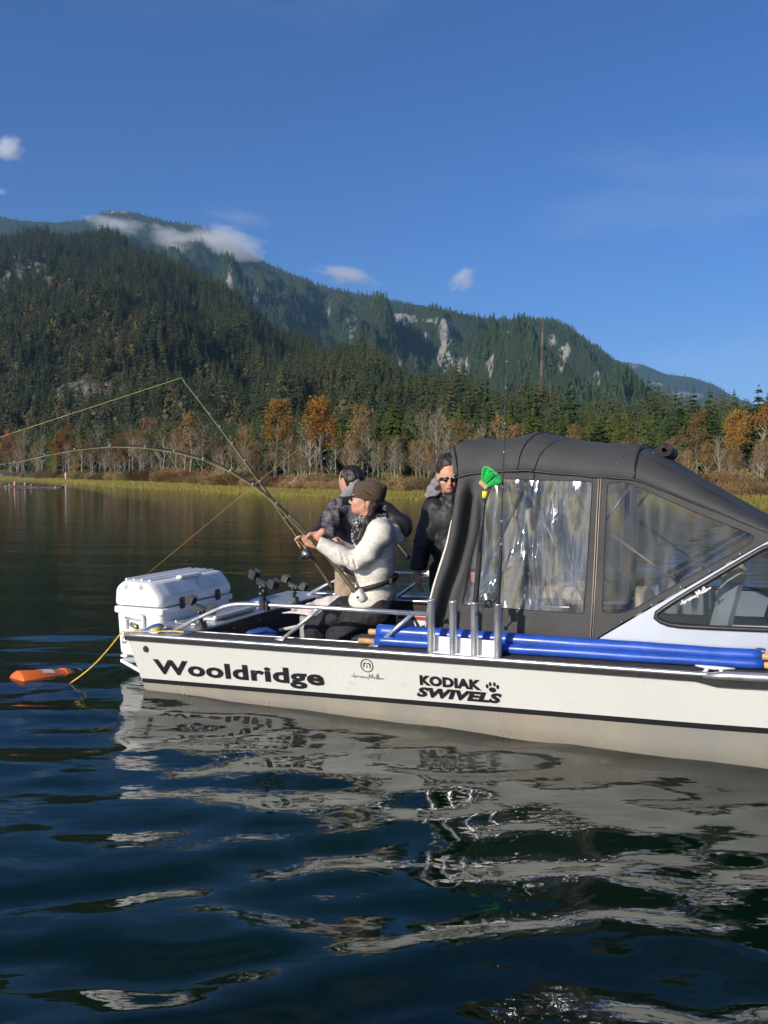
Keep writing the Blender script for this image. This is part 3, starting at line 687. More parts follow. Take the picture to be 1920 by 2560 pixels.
def scatter(name, pts, protos, label):
    """points with per-point height, drawn as instances of the given small trees"""
    me = bpy.data.meshes.new(name); me.from_pydata(pts[:, :3].tolist(), [], [])
    a = me.attributes.new('height', 'FLOAT', 'POINT'); a.data.foreach_set('value', pts[:, 3].astype(np.float32))
    o = bpy.data.objects.new(name, me); COL.objects.link(o)
    ng = bpy.data.node_groups.new(name, 'GeometryNodeTree')
    ng.interface.new_socket('Geometry', in_out='INPUT', socket_type='NodeSocketGeometry'); ng.interface.new_socket('Geometry', in_out='OUTPUT', socket_type='NodeSocketGeometry')
    nd, lk = ng.nodes, ng.links
    gi, go = nd.new('NodeGroupInput'), nd.new('NodeGroupOutput')
    ip = nd.new('GeometryNodeInstanceOnPoints'); jn = nd.new('GeometryNodeJoinGeometry')
    for p in protos:
        oi = nd.new('GeometryNodeObjectInfo'); oi.inputs['Object'].default_value = p
        oi.inputs['As Instance'].default_value = True
        lk.new(oi.outputs['Geometry'], jn.inputs[0])
    lk.new(gi.outputs[0], ip.inputs['Points']); lk.new(jn.outputs[0], ip.inputs['Instance'])
    ip.inputs['Pick Instance'].default_value = True
    rv = nd.new('FunctionNodeRandomValue'); rv.data_type = 'FLOAT_VECTOR'; rv.inputs['Max'].default_value = (0.06, 0.06, 6.28)
    lk.new(rv.outputs[0], ip.inputs['Rotation'])
    na = nd.new('GeometryNodeInputNamedAttribute'); na.data_type = 'FLOAT'; na.inputs['Name'].default_value = 'height'
    lk.new(na.outputs[0], ip.inputs['Scale']); lk.new(ip.outputs[0], go.inputs[0])
    md = o.modifiers.new('trees', 'NODES'); md.node_group = ng
    return tag(o, label, 'forest', kind='stuff')
def sample(G, rockf, n, hmin, hmax, seed, thr=.33, tmin=0.0, clump=None):
    g = np.random.default_rng(seed); ni, nj = G.shape[:2]
    P00 = G[:-1, :-1]; e1 = G[1:, :-1] - P00; e2 = G[:-1, 1:] - P00
    area = np.linalg.norm(np.cross(e1, e2), axis=-1)
    vis = 1.0 / np.maximum(P00[..., 1], 100.0)           # sample denser where nearer
    wgt = (area * vis ** 1.0); wgt[: int(tmin * ni)] = 0
    w = (wgt / wgt.sum()).ravel(); c = g.choice(w.size, n, p=w); i, j = np.divmod(c, nj - 1)
    a, b = g.random(n), g.random(n)
    P = (G[i, j] * ((1 - a) * (1 - b))[:, None] + G[i + 1, j] * (a * (1 - b))[:, None] + G[i, j + 1] * ((1 - a) * b)[:, None] + G[i + 1, j + 1] * (a * b)[:, None])
    keep = rockf[i, j] + g.normal(0, .26, n) < thr
    pp = P / (P[:, 1:2] * .045)                       # stands and openings of their own size
    gap = np.sin(pp[:, 0] * 1.7 + 2.1 * np.sin(pp[:, 2] * 1.3)) * np.sin(pp[:, 2] * 2.3 + 1.7 * np.sin(pp[:, 0] * .9)) + .5 * np.sin(pp[:, 0] * 4.1 + pp[:, 2] * 3.3)
    keep &= g.random(n) < np.clip(1.05 + .5 * gap, .45, 1)
    h = g.uniform(hmin, hmax, n) * g.choice([.5, .7, .9, 1, 1, 1.2, 1.35], n) * (1 + .22 * np.clip(gap, -1, 1))
    P[:, 2] -= 1.0
    return np.concatenate([P, h[:, None]], 1)[keep], i[keep] / ni, j[keep] / nj
ptsA, tA, jA = sample(GA, RA, 48000, 11, 18, 1)
ptsA[:, 3] *= .85 + .45 * tA
aut = (np.random.default_rng(9).random(len(ptsA)) < np.clip(.30 - tA * .5, .012, .30))
bigA = ptsA.copy(); bigA[aut, 3] *= .62
scatter('slope_forest', bigA[~aut], P_A, 'dense dark conifers covering the hill behind the left shore')
scatter('autumn_slope_trees', bigA[aut], P_AUT, 'brown and rusty autumn trees mixed into the lower hill')
ptsB, tB, jB = sample(GB, RB, 72000, 12, 20, 2, .42)
scatter('mountain_forest', ptsB, P_B, 'blue green conifers covering the tall mountain')
ptsC, tC, jC = sample(GC, RC, 20000, 14, 22, 3, .5)
scatter('far_ridge_forest', ptsC, P_B, 'distant conifers covering the far right ridge')
# flat land between the shore wood and the hill
g_ = np.random.default_rng(31); fl = []
while len(fl) < 2600:
    px = g_.uniform(-200, 2200); Y = shore_y(px) + g_.uniform(70, 330)
    if Y > interp(BASE_A, px) + 60: continue
    hm = at_y(px, interp([(-60, 1040), (700, 1030), (1000, 1000), (1300, 1015), (1500, 1040), (1760, 1010), (2200, 985)], px) + g_.uniform(0, 40), Y).z - 2
    if hm < 5: continue
    fl.append(((px - 960) / F * Y, Y, ground_z(px, Y) - .5, min(hm, g_.uniform(11, 20))))
scatter('valley_forest', np.array(fl), P_A, 'conifers filling the flat land behind the shore wood')
# ------------------------------------------------------------------ the boat (boat coordinates: u forward, v across, z up)
paint = mat('white_hull_paint', (0.63, 0.625, 0.575), .33, var=.05, vscale=2.2, coat=.25, bump=.0006, bscale=3, rvar=.08, col2=(0.565, 0.565, 0.525), detail=8, scuff=.55)
bare_alu = mat('water_lit_bare_aluminium', (0.56, 0.50, 0.39), .3, metal=.45, var=.1, vscale=1.3, col2=(0.34, 0.33, 0.30), stretch=(1.6, 1.6, .5), bump=.004, bscale=5, rvar=.1, detail=9, scuff=.35)  # warm base colour carries golden light off the water; grey streaks are grime
alu = mat('brushed_aluminium', (0.70, 0.70, 0.69), .32, metal=.85, var=.08, vscale=9, rvar=.08)
alu_plate = mat('aluminium_plate', (0.50, 0.51, 0.52), .38, metal=.6, var=.12, vscale=5, bump=.001, bscale=9)
white_alu = mat('pale_powder_coat', (0.72, 0.72, 0.70), .38, metal=.35, var=.06)
rubber = mat('black_rubber', (0.018, 0.017, 0.017), .45, var=.25, vscale=20)
black_vinyl = mat('black_lettering_vinyl', (0.012, 0.012, 0.014), .35, var=.15, vscale=30)
plastic = mat('black_plastic', (0.028, 0.029, 0.031), .42, var=.2, vscale=15)
carpet = mat('charcoal_carpet', (0.038, 0.036, 0.034), .95, var=.35, vscale=60, bump=.004, bscale=160)
deck_tread = mat('dark_deck_tread', (0.050, 0.040, 0.035), .8, var=.3, vscale=25, bump=.002, bscale=120)
canvas = mat('charcoal_canvas', (0.057, 0.057, 0.056), .8, var=.16, vscale=4, bump=.0014, bscale=180, spec=.3, detail=8)
canvas_in = canvas
pipingm = mat('black_piping', (0.012, 0.012, 0.012), .5)
blue_vinyl = mat('blue_vinyl', (0.016, 0.068, 0.36), .32, var=.22, vscale=7, bump=.002, bscale=9, rvar=.06)
wood = mat('pale_wood', (0.52, 0.29, 0.14), .5, var=.2, vscale=14, stretch=(1, 1, 1))
chrome = mat('chrome', (0.85, 0.86, 0.88), .1, metal=1.0, var=.03)
cabin_paint = mat('sky_shaded_cabin_paint', (0.38, 0.42, 0.48), .35, metal=.2, var=.08, vscale=2, coat=.3, detail=8)  # darker and bluer than the hull: shade and sky cast put into colour
beige = mat('beige_upholstery', (0.44, 0.38, 0.30), .7, var=.1, vscale=9, bump=.002, bscale=60)
grey_up = mat('grey_upholstery', (0.30, 0.31, 0.32), .6, var=.1)
dark_up = mat('dark_upholstery', (0.022, 0.026, 0.034), .55, var=.2)
white_pl = mat('white_plastic', (0.80, 0.79, 0.77), .38, var=.04, vscale=4, bump=.0006, bscale=30)
lettering_grey = mat('grey_script_vinyl', (0.16, 0.16, 0.16), .4)
lettering_navy = mat('navy_script_vinyl', (0.035, 0.05, 0.10), .4)
lettering_white = mat('white_script_vinyl', (0.85, 0.85, 0.85), .4)

def clear_mat(name, tint, rough, bump, bscale, gloss=1.45, stretch=(1, 1, 1), sheen_film=0.0, sheen_col=(.8, .85, .9)):
    m = bpy.data.materials.new(name); m.use_nodes = True
    nd, lk = m.node_tree.nodes, m.node_tree.links; nd.clear()
    out = nd.new('ShaderNodeOutputMaterial'); tr = nd.new('ShaderNodeBsdfTransparent'); tr.inputs['Color'].default_value = tint + (1,)
    gl = nd.new('ShaderNodeBsdfGlossy'); gl.inputs['Roughness'].default_value = rough
    fr = nd.new('ShaderNodeFresnel'); fr.inputs['IOR'].default_value = gloss
    mx = nd.new('ShaderNodeMixShader')
    if bump:
        tc = nd.new('ShaderNodeTexCoord'); mp = nd.new('ShaderNodeMapping'); mp.inputs['Scale'].default_value = stretch
        no = nd.new('ShaderNodeTexNoise'); no.inputs['Scale'].default_value = bscale; no.inputs['Detail'].default_value = 3
        bm = nd.new('ShaderNodeBump'); bm.inputs['Distance'].default_value = bump
        lk.new(tc.outputs['Object'], mp.inputs['Vector']); lk.new(mp.outputs['Vector'], no.inputs['Vector']); lk.new(no.outputs['Fac'], bm.inputs['Height'])
        lk.new(bm.outputs['Normal'], gl.inputs['Normal']); lk.new(bm.outputs['Normal'], fr.inputs['Normal'])
    df = nd.new('ShaderNodeBsdfDiffuse'); df.inputs['Color'].default_value = sheen_col + (1,)
    m0 = nd.new('ShaderNodeMixShader'); m0.inputs['Fac'].default_value = sheen_film  # pale diffuse layer puts silvery reflection into the panel's colour
    lk.new(tr.outputs[0], m0.inputs[1]); lk.new(df.outputs[0], m0.inputs[2])
    lk.new(fr.outputs[0], mx.inputs[0]); lk.new(m0.outputs[0], mx.inputs[1]); lk.new(gl.outputs[0], mx.inputs[2]); lk.new(mx.outputs[0], out.inputs['Surface'])
    return m
vinyl = clear_mat('clear_vinyl', (.64, .66, .67), .12, .014, 7, 1.95, (2.2, 2.2, .3), sheen_film=.045)
vinyl_front = clear_mat('clear_vinyl_front', (.72, .74, .75), .06, .006, 5, 1.6, (1.6, 1.6, .35), sheen_film=.012)
glass = clear_mat('cabin_glass', (.62, .68, .70), .01, 0, 1, 1.5)

def zg(u): return .389 + .0215 * u + (.02 * max(0, u - 3.6) ** 1.5)
def zs(u): return .064 + .033 * u
def inset(u): return 1.06 * (max(0, u - 3.5) / 2.9) ** 2.0
def vside(z, u=0): return -.19 * z + inset(u)
def ustern(z): return -.245 * z
BM = 1.0                                     # boat's middle line (v)
boat = empty('fishing_boat', B(2.5, BM, 0))
tag(boat, 'white aluminium fishing boat with black canvas canopy and block lettering', 'boat')

US = [0, .3, .7, 1.1, 1.5, 1.9, 2.3, 2.7, 3.1, 3.5, 3.8, 4.2, 4.6, 5.0, 5.4, 5.8, 6.1, 6.38]
def side_rows(levels, sgn):                  # levels: functions of u giving z
    rows = []
    for lv in levels:
        r = []
        for k, u in enumerate(US):
            z = lv(u); uu = u + (ustern(z) if k == 0 else 0); v = vside(z, u)
            if z < -.1: v = .10 + inset(u)
            v = min(v, BM - .004)
            r.append((uu, v if sgn > 0 else 2 * BM - v, z))
        rows.append(r)
    return rows
hull = MB(B)
hl = [zg, lambda u: (zg(u) * 2 + zs(u)) / 3, lambda u: (zg(u) + zs(u) * 2) / 3, zs]
bl = [zs, lambda u: zs(u) * .5, lambda u: -.01, lambda u: -.12 - .0 * u, lambda u: -.24]
hull.mi = 0; hull.grid(side_rows(hl, 1)[::-1]); hull.grid(side_rows(hl, -1))
# transom
T = [(ustern(z), vside(z), z) for z in (zg(0), zs(0), -.12)]
hull.add([T[0], T[1], T[2], (T[2][0], 2 * BM - T[2][1], T[2][2]), (T[1][0], 2 * BM - T[1][1], T[1][2]), (T[0][0], 2 * BM - T[0][1], T[0][2])], [(0, 1, 2, 3, 4, 5)])
hull_o = hull.build('hull', [paint], boat)
hb = MB(B); hb.grid(side_rows(bl, 1)[::-1]); hb.grid(side_rows(bl, -1))
a = side_rows([lambda u: -.24], 1)[0]; b = side_rows([lambda u: -.24], -1)[0]; hb.grid([a, b])
hb.build('hull_bottom', bare_alu, boat, True)
sp = MB(B)                                   # swim platform behind the transom, carries the cooler
sp.box((-.48, .33, .085), (-.03, 1.20, .122), .01)
for v in (.35, 1.15): sp.tube([(-.5, v, .09), (-.04, v, -.08)], .018, 8)
sp.build('swim_platform', alu_plate, boat)

def strip(u0, u1, n, vz0, vz1, th=.004):     # band along the side between two (v,z) functions of u, with thickness outwards
    m = MB(B); r = []
    us = [u0 + (u1 - u0) * i / n for i in range(n + 1)]
    q = [[(u, vz0(u)[0] - th, vz0(u)[1]) for u in us], [(u, vz1(u)[0] - th, vz1(u)[1]) for u in us], [(u, vz1(u)[0] + .002, vz1(u)[1]) for u in us], [(u, vz0(u)[0] + .002, vz0(u)[1]) for u in us]]
    m.grid([q[0], q[1], q[2], q[3], q[0]])
    return m
for sg in (0, 1):
    f0 = lambda u: (vside(zs(u) - .003, u), zs(u) - .003); f1 = lambda u: (vside(zs(u) + .026, u), zs(u) + .026)
    m = strip(-.012, 5.9, 40, f0, f1)
    if sg: m.v = [(u, 2 * BM - v, z) for u, v, z in m.v]
    m.build('hull_stripe', black_vinyl, boat)
    g0 = lambda u: (vside(zg(u), u) - .002, zg(u) - .034 - (.02 if u > 3.5 else 0)); g1 = lambda u: (vside(zg(u), u) - .004, zg(u) - .006)
    m = strip(-.098, 6.0, 60, g0, g1, .010)
    if sg: m.v = [(u, 2 * BM - v, z) for u, v, z in m.v]
    m.build('rub_rail', rubber, boat)
    m = MB(B); us = [-.10 + 6.2 * i / 50 for i in range(51)]
    fl = (lambda p: (p[0], 2 * BM - p[1], p[2])) if sg else (lambda p: p)
    m.tube([fl((u, vside(zg(u), u) - .010, zg(u) + .003)) for u in us], .0125, 10)
    m.build('gunwale_edge', alu, boat, True)
    m = MB(B); rows = []
    for dv, dz in ((0, .004), (.215, .004), (.215, -.012), (0, -.012), (0, .004)):
        rows.append([fl((u, vside(zg(u), u) + dv + .001, zg(u) + dz)) for u in us])
    m.grid(rows); m.build('side_deck', deck_tread, boat)
    m = MB(B); m.tube([fl((u, vside(zg(u), u) + .215, zg(u) + .004)) for u in us[3:34]], .007, 8)
    m.build('deck_edge', alu, boat, True)
m = MB(B); m.tube([(3.50 + .1 * i, vside(zg(3.5 + .1 * i), 3.5 + .1 * i) - .012, zg(3.5 + .1 * i) + .004 + (0 if i else -.008)) for i in range(22)], [.012] + [.023] * 21, 12)
m.build('bow_rail_pipe', alu, boat, True)

# aft deck, cockpit
m = MB(B); m.box((-.098, -.066, .386), (.30, 2.066, .402), .003); m.build('aft_deck', alu_plate, boat)
m = MB(B); m.box((.288, .135, .30), (.304, 1.865, .384)); m.box((.292, .135, -.06), (.31, 1.865, .30)); m.build('aft_bulkhead', dark_up, boat)
for v in (.25, .6, .95, 1.3, 1.65): m = MB(B); m.sphere((.306, v, .345), .007, 8, 5); m.build('rivet', alu, boat, True)
m = MB(B); m.box((.30, .12, -.08), (5.3, 1.88, -.05)); m.build('cockpit_floor', carpet, boat)
m = MB(B); m.box((.31, 1.862, -.05), (3.2, 1.885, .39)); m.build('cockpit_lining', carpet, boat)
m = MB(B); m.box((.31, .117, -.05), (3.2, .136, .385)); m.build('cockpit_lining', carpet, boat)
m = MB(B); m.box((.05, .50, .404), (.22, 1.05, .432), .008); m.build('engine_hatch', alu_plate, boat)
m = MB(B); m.box((.215, .47, .43), (.245, 1.02, .446), .004); m.build('hatch_edge', white_alu, boat)
m = MB(B); m.tube([(.02, .30, .412), (.28, .30, .412)], .007, 8); m.sphere((.03, .30, .425), .010, 8, 6); m.build('deck_track', alu, boat, True)
for v in (.02, 1.30):                        # clam-shell chrome vents
    m = MB(B); rows = []
    for i in range(7):
        t = i / 6; hh = .062 * math.sin(math.pi * min(1, .12 + .88 * t) * .52) * (1 if t < .95 else .9); w = .052 * (.75 + .25 * math.sin(math.pi * t))
        rows.append([(-.02 + .14 * t, v + w * math.cos(math.pi * k / 8), .403 + hh * math.sin(math.pi * k / 8)) for k in range(9)])
    m.grid(rows); m.add([rows[-1][k] for k in range(9)], [tuple(range(9))])
    m.build('deck_vent', chrome, boat, True)
m = MB(B); m.prism([(.36, .30, .36), (.36, .42, .36), (.44, .46, .10), (.44, .24, .10)], (.06, 0, -.02)); m.frame((.43, .36, .17), (1, 0, 0), (0, 1, 0), (0, 0, 1), .05, .1, .02, .01)
m.build('corner_bracket', plastic, boat)
m = MB(B); m.tube([(.45, 1.0, .27), (.78, 1.1, .35), (.98, 1.1, .345)], .013, 8); m.build('grab_bar', white_alu, boat, True)
m = MB(B); m.tube([(-.085, .02, .41), (-.085, .02, .425), (-.16, .06, .43)], .018, 10); m.build('stern_light', mat('brass', (.42, .36, .2), .35, metal=.6), boat, True)
m = MB(B)                                    # stern eye and drain fitting
m.tube([(-.098 + .0, -.085 - .022 * math.cos(a), .355 + .022 * math.sin(a)) for a in [i * math.pi / 6 for i in range(13)]], .006, 6)
m.build('tow_eye', alu, boat, True)
m = MB(B); zf = .30; vf = vside(zf)
for r, d in ((.022, .004), (.014, .008)):
    m.prism([(.055 + r * math.cos(a), vf + .19 * -r * math.sin(a) * 0 - .001, zf + r * math.sin(a)) for a in [i * math.pi / 8 for i in range(16)]], (0, -d, 0))
m.build('drain_fitting', rubber, hull_o)
for v in (.66, .98):
    pass
m = MB(B)
for u in (.035, .09): m.sphere((u, .12, .415), .012, 8, 6)
m.tube([(.02, .12, .412), (.12, .13, .412)], .008, 6); m.build('stern_cleat', chrome, boat, True)

# rails with slanting legs, near and far
def rail(sg, name):
    fl = (lambda p: (p[0], 2 * BM - p[1], p[2])) if sg else (lambda p: p)
    m = MB(B)
    m.tube([fl(p) for p in [(.184, .05, .40), (.36, .05, .495), (.536, .05, .574), (.60, .05, .60), (.66, .05, .616), (.74, .05, .626), (.85, .05, .629), (1.3, .05, .638), (2.04, .05, .645)]], .0145, 12)
    for a, b in (((1.013, .06, .41), (1.296, .05, .632)), ((1.66, .06, .42), (1.905, .05, .638))): m.tube([fl(a), fl(b)], .0135, 10)
    for u in (.184, 1.013, 1.66): m.frame(fl((u, .055, zg(u) + .007)), (1, 0, 0), (0, 1, 0), (0, 0, 1), .03, .022, .004, .002)
    return m.build(name, alu, boat, True)
rail(0, 'side_rail')
r2 = rail(1, 'side_rail')

# rod tubes on their pale base plate
m = MB(B); m.box((2.035, .004, zg(2.2) + .008), (2.452, .016, zg(2.2) + .092), .003)
m.box((2.035, -.045, zg(2.2) + .006), (2.452, .004, zg(2.2) + .012)); m.build('tube_rack_plate', white_pl, boat)
TUBES = [2.05, 2.181, 2.307, 2.441]
for u in TUBES:
    m = MB(B); z0 = zg(u) + .006; n = 18
    ring = lambda r, z: [(u + r * math.cos(2 * math.pi * k / n), -.03 + r * math.sin(2 * math.pi * k / n), z) for k in range(n)]
    m.grid([ring(.0215, z0), ring(.0215, .735), ring(.0235, .738), ring(.0235, .744), ring(.0185, .744), ring(.0185, z0 + .02)], True)
    m.build('rod_tube', alu, boat, True)

# horn cleat on the near gunwale
m = MB(B); zc = .497
m.tube([(3.462, -.062, zc + .004), (3.50, -.062, zc + .001), (3.55, -.062, zc - .001), (3.60, -.062, zc + .001), (3.645, -.062, zc + .004)], [.004, .008, .011, .008, .004], 8)
for u in (3.525, 3.575): m.tube([(u + (.02 if u > 3.55 else -.02), -.062, zg(3.5) + .002), (u, -.062, zc)], [.014, .008], 8)
m.build('cleat', white_alu, boat, True)

# ---------------- rod holders bolted to deck and rail
def rod_holder(u, v, z, tilt=.36, yaw=0.0, clamp=False):
    m = MB()
    ca, sa = math.cos(tilt), math.sin(tilt)
    D, N, S = Vector((ca, 0, -sa)), Vector((sa, 0, ca)), Vector((0, 1, 0))
    def out(x, y, zz):
        c, s = math.cos(yaw), math.sin(yaw)
        return B(u + x * c - y * s, v + x * s + y * c, z + zz)
    root = None
    b = MB(out)
    if clamp:
        b.box((-.022, -.024, -.032), (.022, .024, .032), .006); b.box((.024, -.018, -.03), (.045, .018, .028), .004)
    else:
        b.prism([(-.04, -.035, 0), (.035, -.035, 0), (.02, -.035, .05), (-.025, -.035, .035)], (0, .07, 0))
    base = b.build('rod_holder', plastic, boat)
    h0 = .03
    p = MB(out); p.tube([(0, 0, h0 - .01), (0, 0, h0 + .05), (.004, 0, h0 + .085)], [.016, .012, .014], 10); p.build('post', plastic, base, True)
    k = MB(out)
    for zz in (h0 + .045, h0 + .088): k.tube([(0, -.03, zz), (0, .03, zz)], .013, 8); 
    k.build('pivot_knob', plastic, base, True)
    k = MB(out)
    for zz in (h0 + .045, h0 + .088): k.sphere((0, -.032, zz), .005, 6, 5)
    k.build('bolt', alu, base, True)
    c = MB(out); o = Vector((0, 0, h0 + .118))
    c.frame(o, D, S, N, .105, .014, .010, .004)
    c.frame(o - N * .012, D, S, N, .04, .022, .016, .004)
    for e, ln in ((-.085, .028), (.083, .026)):
        for sgn in (-1, 1): c.frame(o + D * e + S * .027 * sgn + N * .020, D, S, N, ln, .004, .030, .003)
        c.frame(o + D * e - N * .006, D, S, N, ln, .027, .006, .003)
    c.build('cradle', plastic, base)
rod_holder(.283, .236, .402, .36, .12)
rod_holder(.895, .05, .629, .30, -.2, True)
rod_holder(.30, 1.50, .402, .36, .1)
# ---------------- canopy: side curtains with clear panels, arched top, cabin side
def vc(z, u=0): return .185 + .085 * (z - .5)
def resample(loop, n):
    P = [Vector(p) for p in loop]; L = [(P[(i + 1) % len(P)] - P[i]).length for i in range(len(P))]; T = sum(L); out = []
    for k in range(n):
        s = T * k / n; i = 0
        while s > L[i] and i < len(L) - 1: s -= L[i]; i += 1
        out.append(P[i].lerp(P[(i + 1) % len(P)], s / max(L[i], 1e-9)))
    return out
def ring_match(outer, inner, n=96):
    """two closed loops (u,z), matched by angle round the inner one's centre"""
    c = sum((Vector(p) for p in inner), Vector((0, 0))) / len(inner)
    def by_angle(loop):
        R = resample(loop, 1200); A = [math.atan2(p.y - c.y, p.x - c.x) for p in R]
        return R, A
    Ro, Ao = by_angle(outer); Ri, Ai = by_angle(inner); O, I = [], []
    for k in range(n):
        a = -math.pi + 2 * math.pi * k / n
        f = lambda A: min(range(len(A)), key=lambda i: abs(math.atan2(math.sin(A[i] - a), math.cos(A[i] - a))))
        O.append(Ro[f(Ao)]); I.append(Ri[f(Ai)])
    return O, I, c
def round_loop(loop, r=.03, n=4):
    out = []; N = len(loop)
    for i in range(N):
        p, a, b = Vector(loop[i]), Vector(loop[i - 1]), Vector(loop[(i + 1) % N])
        da, db = (a - p), (b - p); ra = min(r, da.length * .45); rb = min(r, db.length * .45)
        s, e = p + da.normalized() * ra, p + db.normalized() * rb
        for k in range(n + 1):
            t = k / n; out.append(s * (1 - t) ** 2 + p * 2 * t * (1 - t) + e * t * t)
    return out
px2 = lambda pts, v=.22: [(bp(x, y, v)[0], bp(x, y, v)[2]) for x, y in pts]
VALLEY = sorted((z, u) for u, z in px2([(1172, 1190), (1166, 1270), (1158, 1340), (1140, 1420), (1118, 1480), (1100, 1560), (1095, 1620)]))
def fold(u, z, k=1.0):                       # drape of the loose rear panel
    w = max(0.0, min(1.0, (2.34 - u) / .22)) * max(0.0, min(1, (1.42 - z) / .25))
    a = (u - interp(VALLEY, z)) ; w2 = max(0.0, min(1, (1.44 - z) / .12))
    s = (.085 * math.exp(-(a / .024) ** 2) - .030 * math.exp(-((a - .055) / .03) ** 2) - .035 * math.exp(-((a + .06) / .035) ** 2)) * w2 + .018 * math.exp(-((a - .12 - .25 * (1.1 - z)) / .02) ** 2) * w2 + .010 * mnoise.noise(Vector((u * 9, z * 4, 3))) * (.35 + w)
    return s * k
REAR = px2([(1141, 1186), (1138, 1230), (1131, 1300), (1120, 1360), (1106, 1410), (1092, 1460), (1080, 1510), (1072, 1590)])
EDGE_A = px2([(1180, 1180), (1240, 1179), (1330, 1178), (1420, 1185), (1497, 1192)])
ZIP = px2([(1497, 1192), (1492, 1320), (1487, 1460), (1481, 1596)])
OUT_A = REAR + [(ZIP[-1][0] - .25, .50), ][:0] + px2([(1160, 1608), (1300, 1612), (1481, 1600)]) + ZIP[::-1][1:] + EDGE_A[::-1][1:]
WIN_A = round_loop(px2([(1229, 1196), (1478, 1204), (1470, 1370), (1461, 1533), (1310, 1523), (1158, 1510), (1208, 1265)]), .012)
OUT_B = px2([(1499, 1192), (1565, 1194), (1592, 1200), (1700, 1248), (1810, 1291), (1925, 1337), (1945, 1338), (1860, 1383), (1740, 1452), (1600, 1531), (1483, 1600), (1488, 1460), (1494, 1320)])
WIN_B = round_loop(px2([(1516, 1207), (1560, 1204), (1601, 1221), (1740, 1282), (1886, 1339), (1880, 1356), (1720, 1444), (1590, 1519), (1550, 1533), (1507, 1530), (1510, 1370)]), .02)
def curtain(sg):
    fl = (lambda p: (p[0], 2 * BM - p[1], p[2])) if sg else (lambda p: p)
    parts = []
    for nm, O_, I_, kf in (('aft_curtain', OUT_A, WIN_A, 1.0), ('front_curtain', OUT_B, WIN_B, .3)):
        O, I, c = ring_match(O_, I_, 220)
        m = MB(B); rows = []
        for t in [i_ / 16 for i_ in range(17)]:
            rows.append([fl((p.x, vc(p.y) + fold(p.x, p.y, kf), p.y)) for p in [o.lerp(i, t) for o, i in zip(O, I)]])
        m.grid(rows, True)
        cur = m.build(nm, canvas, boat, True)
        md = cur.modifiers.new('cloth_thickness', 'SOLIDIFY'); md.thickness = .004; md.offset = 0
        m = MB(B); rows = []
        for t in [0, .05, .12, .2, .3, .4, .5, .6, .7, .8, .9, .97]:
            r = []
            for p in I:
                q = p.lerp(c, t)
                wr = .026 * mnoise.noise(Vector((q.x * 13, q.y * 2.2, 5 + sg))) + .012 * mnoise.noise(Vector((q.x * 26, q.y * 5, 9)))
                wr *= min(1, t * 5) * (1.0 if nm == 'aft_curtain' else .45) * (1.5 if q.x < 2.6 else 1)
                r.append(fl((q.x, vc(q.y) + fold(q.x, q.y, kf) * (1 - min(1, t * 1.5)) + wr + .001, q.y)))
            rows.append(r)
        m.grid(rows, True); m.add(rows[-1], [tuple(range(len(rows[-1])))])
        m.build('clear_panel', vinyl if nm == 'aft_curtain' else vinyl_front, cur, True)
        m = MB(B); m.tube([fl((p.x, vc(p.y) - .003 + fold(p.x, p.y, kf), p.y)) for p in I + I[:1]], .0025, 5, cap=False); m.build('panel_hem', pipingm, cur, True)
        parts.append(cur)
    return parts, fl
for sg in (0, 1):
    (ca, cb), fl = curtain(sg)
    m = MB(B)                                # zip: two metal-toothed tapes
    for d in (-.006, .006): m.tube([fl((u + d, vc(z) - .006, z)) for u, z in ZIP], .0028, 5)
    m.build('zipper', mat('zip_tape', (.36, .31, .26), .5, metal=.2), boat, True)
    m = MB(B); m.tube([fl((ZIP[-1][0], vc(.5) - .012, ZIP[-1][1] + .012)), fl((ZIP[-1][0] + .004, vc(.5) - .016, ZIP[-1][1] - .006))], [.006, .009], 8); m.build('zip_pull', chrome, boat, True)
    for x, y in [(1556, 1547), (1630, 1505), (1703, 1463), (1775, 1422), (1850, 1380)]:
        (u, z), = px2([(x, y + 5)]); m = MB(B); m.sphere(fl((u, vc(z) - .006, z)), (.0075, .0075, .0075), 8, 6); m.build('snap', chrome, cb, True)
    m = MB(B); m.tube([fl((u - .004, vc(z) + fold(u, z) + .004, z)) for u, z in REAR[2:]], [.004, .007, .009, .009, .008, .006], 6)
    m.build('edge_binding', mat('pale_binding', (.62, .57, .50), .8), ca, True)
    # stitching line along the bottom of the aft curtain
EDGE_Z = [(1.9, 1.45), (2.1, 1.457), (2.35, 1.472), (2.55, 1.477), (2.9, 1.447), (3.13, 1.428), (3.35, 1.338), (3.79, 1.150), (4.05, 1.03)]
CROWN_Z = [(1.9, 1.66), (2.0, 1.685), (2.1, 1.692), (2.3, 1.700), (2.46, 1.722), (2.6, 1.715), (2.9, 1.668), (3.12, 1.632), (3.32, 1.508), (3.81, 1.207), (4.05, 1.06)]
def roof(s, t):
    """s across 0..1, t along 0..1"""
    v = .262 + 1.476 * s; bow = math.sin(math.pi * s)
    u0 = 2.085 - .155 * min(1, bow * 1.35); u1 = 4.0
    brk = 3.12 if True else 0
    u = u0 + (u1 - u0) * t
    ze, zc_ = interp(EDGE_Z, u), interp(CROWN_Z, u)
    k = (1 - abs(2 * s - 1) ** 3.4) ** .62
    z = ze + (zc_ - ze) * k - .010 * math.sin(math.pi * min(1, max(0, (u - 2.5) / .6))) * bow
    z += .007 * mnoise.noise(Vector((u * 5, v * 5, 2))) + .004 * mnoise.noise(Vector((u * 14, v * 9, 6))) - .014 * k * (abs(math.sin(math.pi * (u - 2.09) / .385)) if u < 2.475 else abs(math.sin(math.pi * (u - 2.475) / .645)) if u < 3.12 else 0)
    if t < .06: z -= .03 * (1 - t / .06) ** 2
    return (u, v, z)
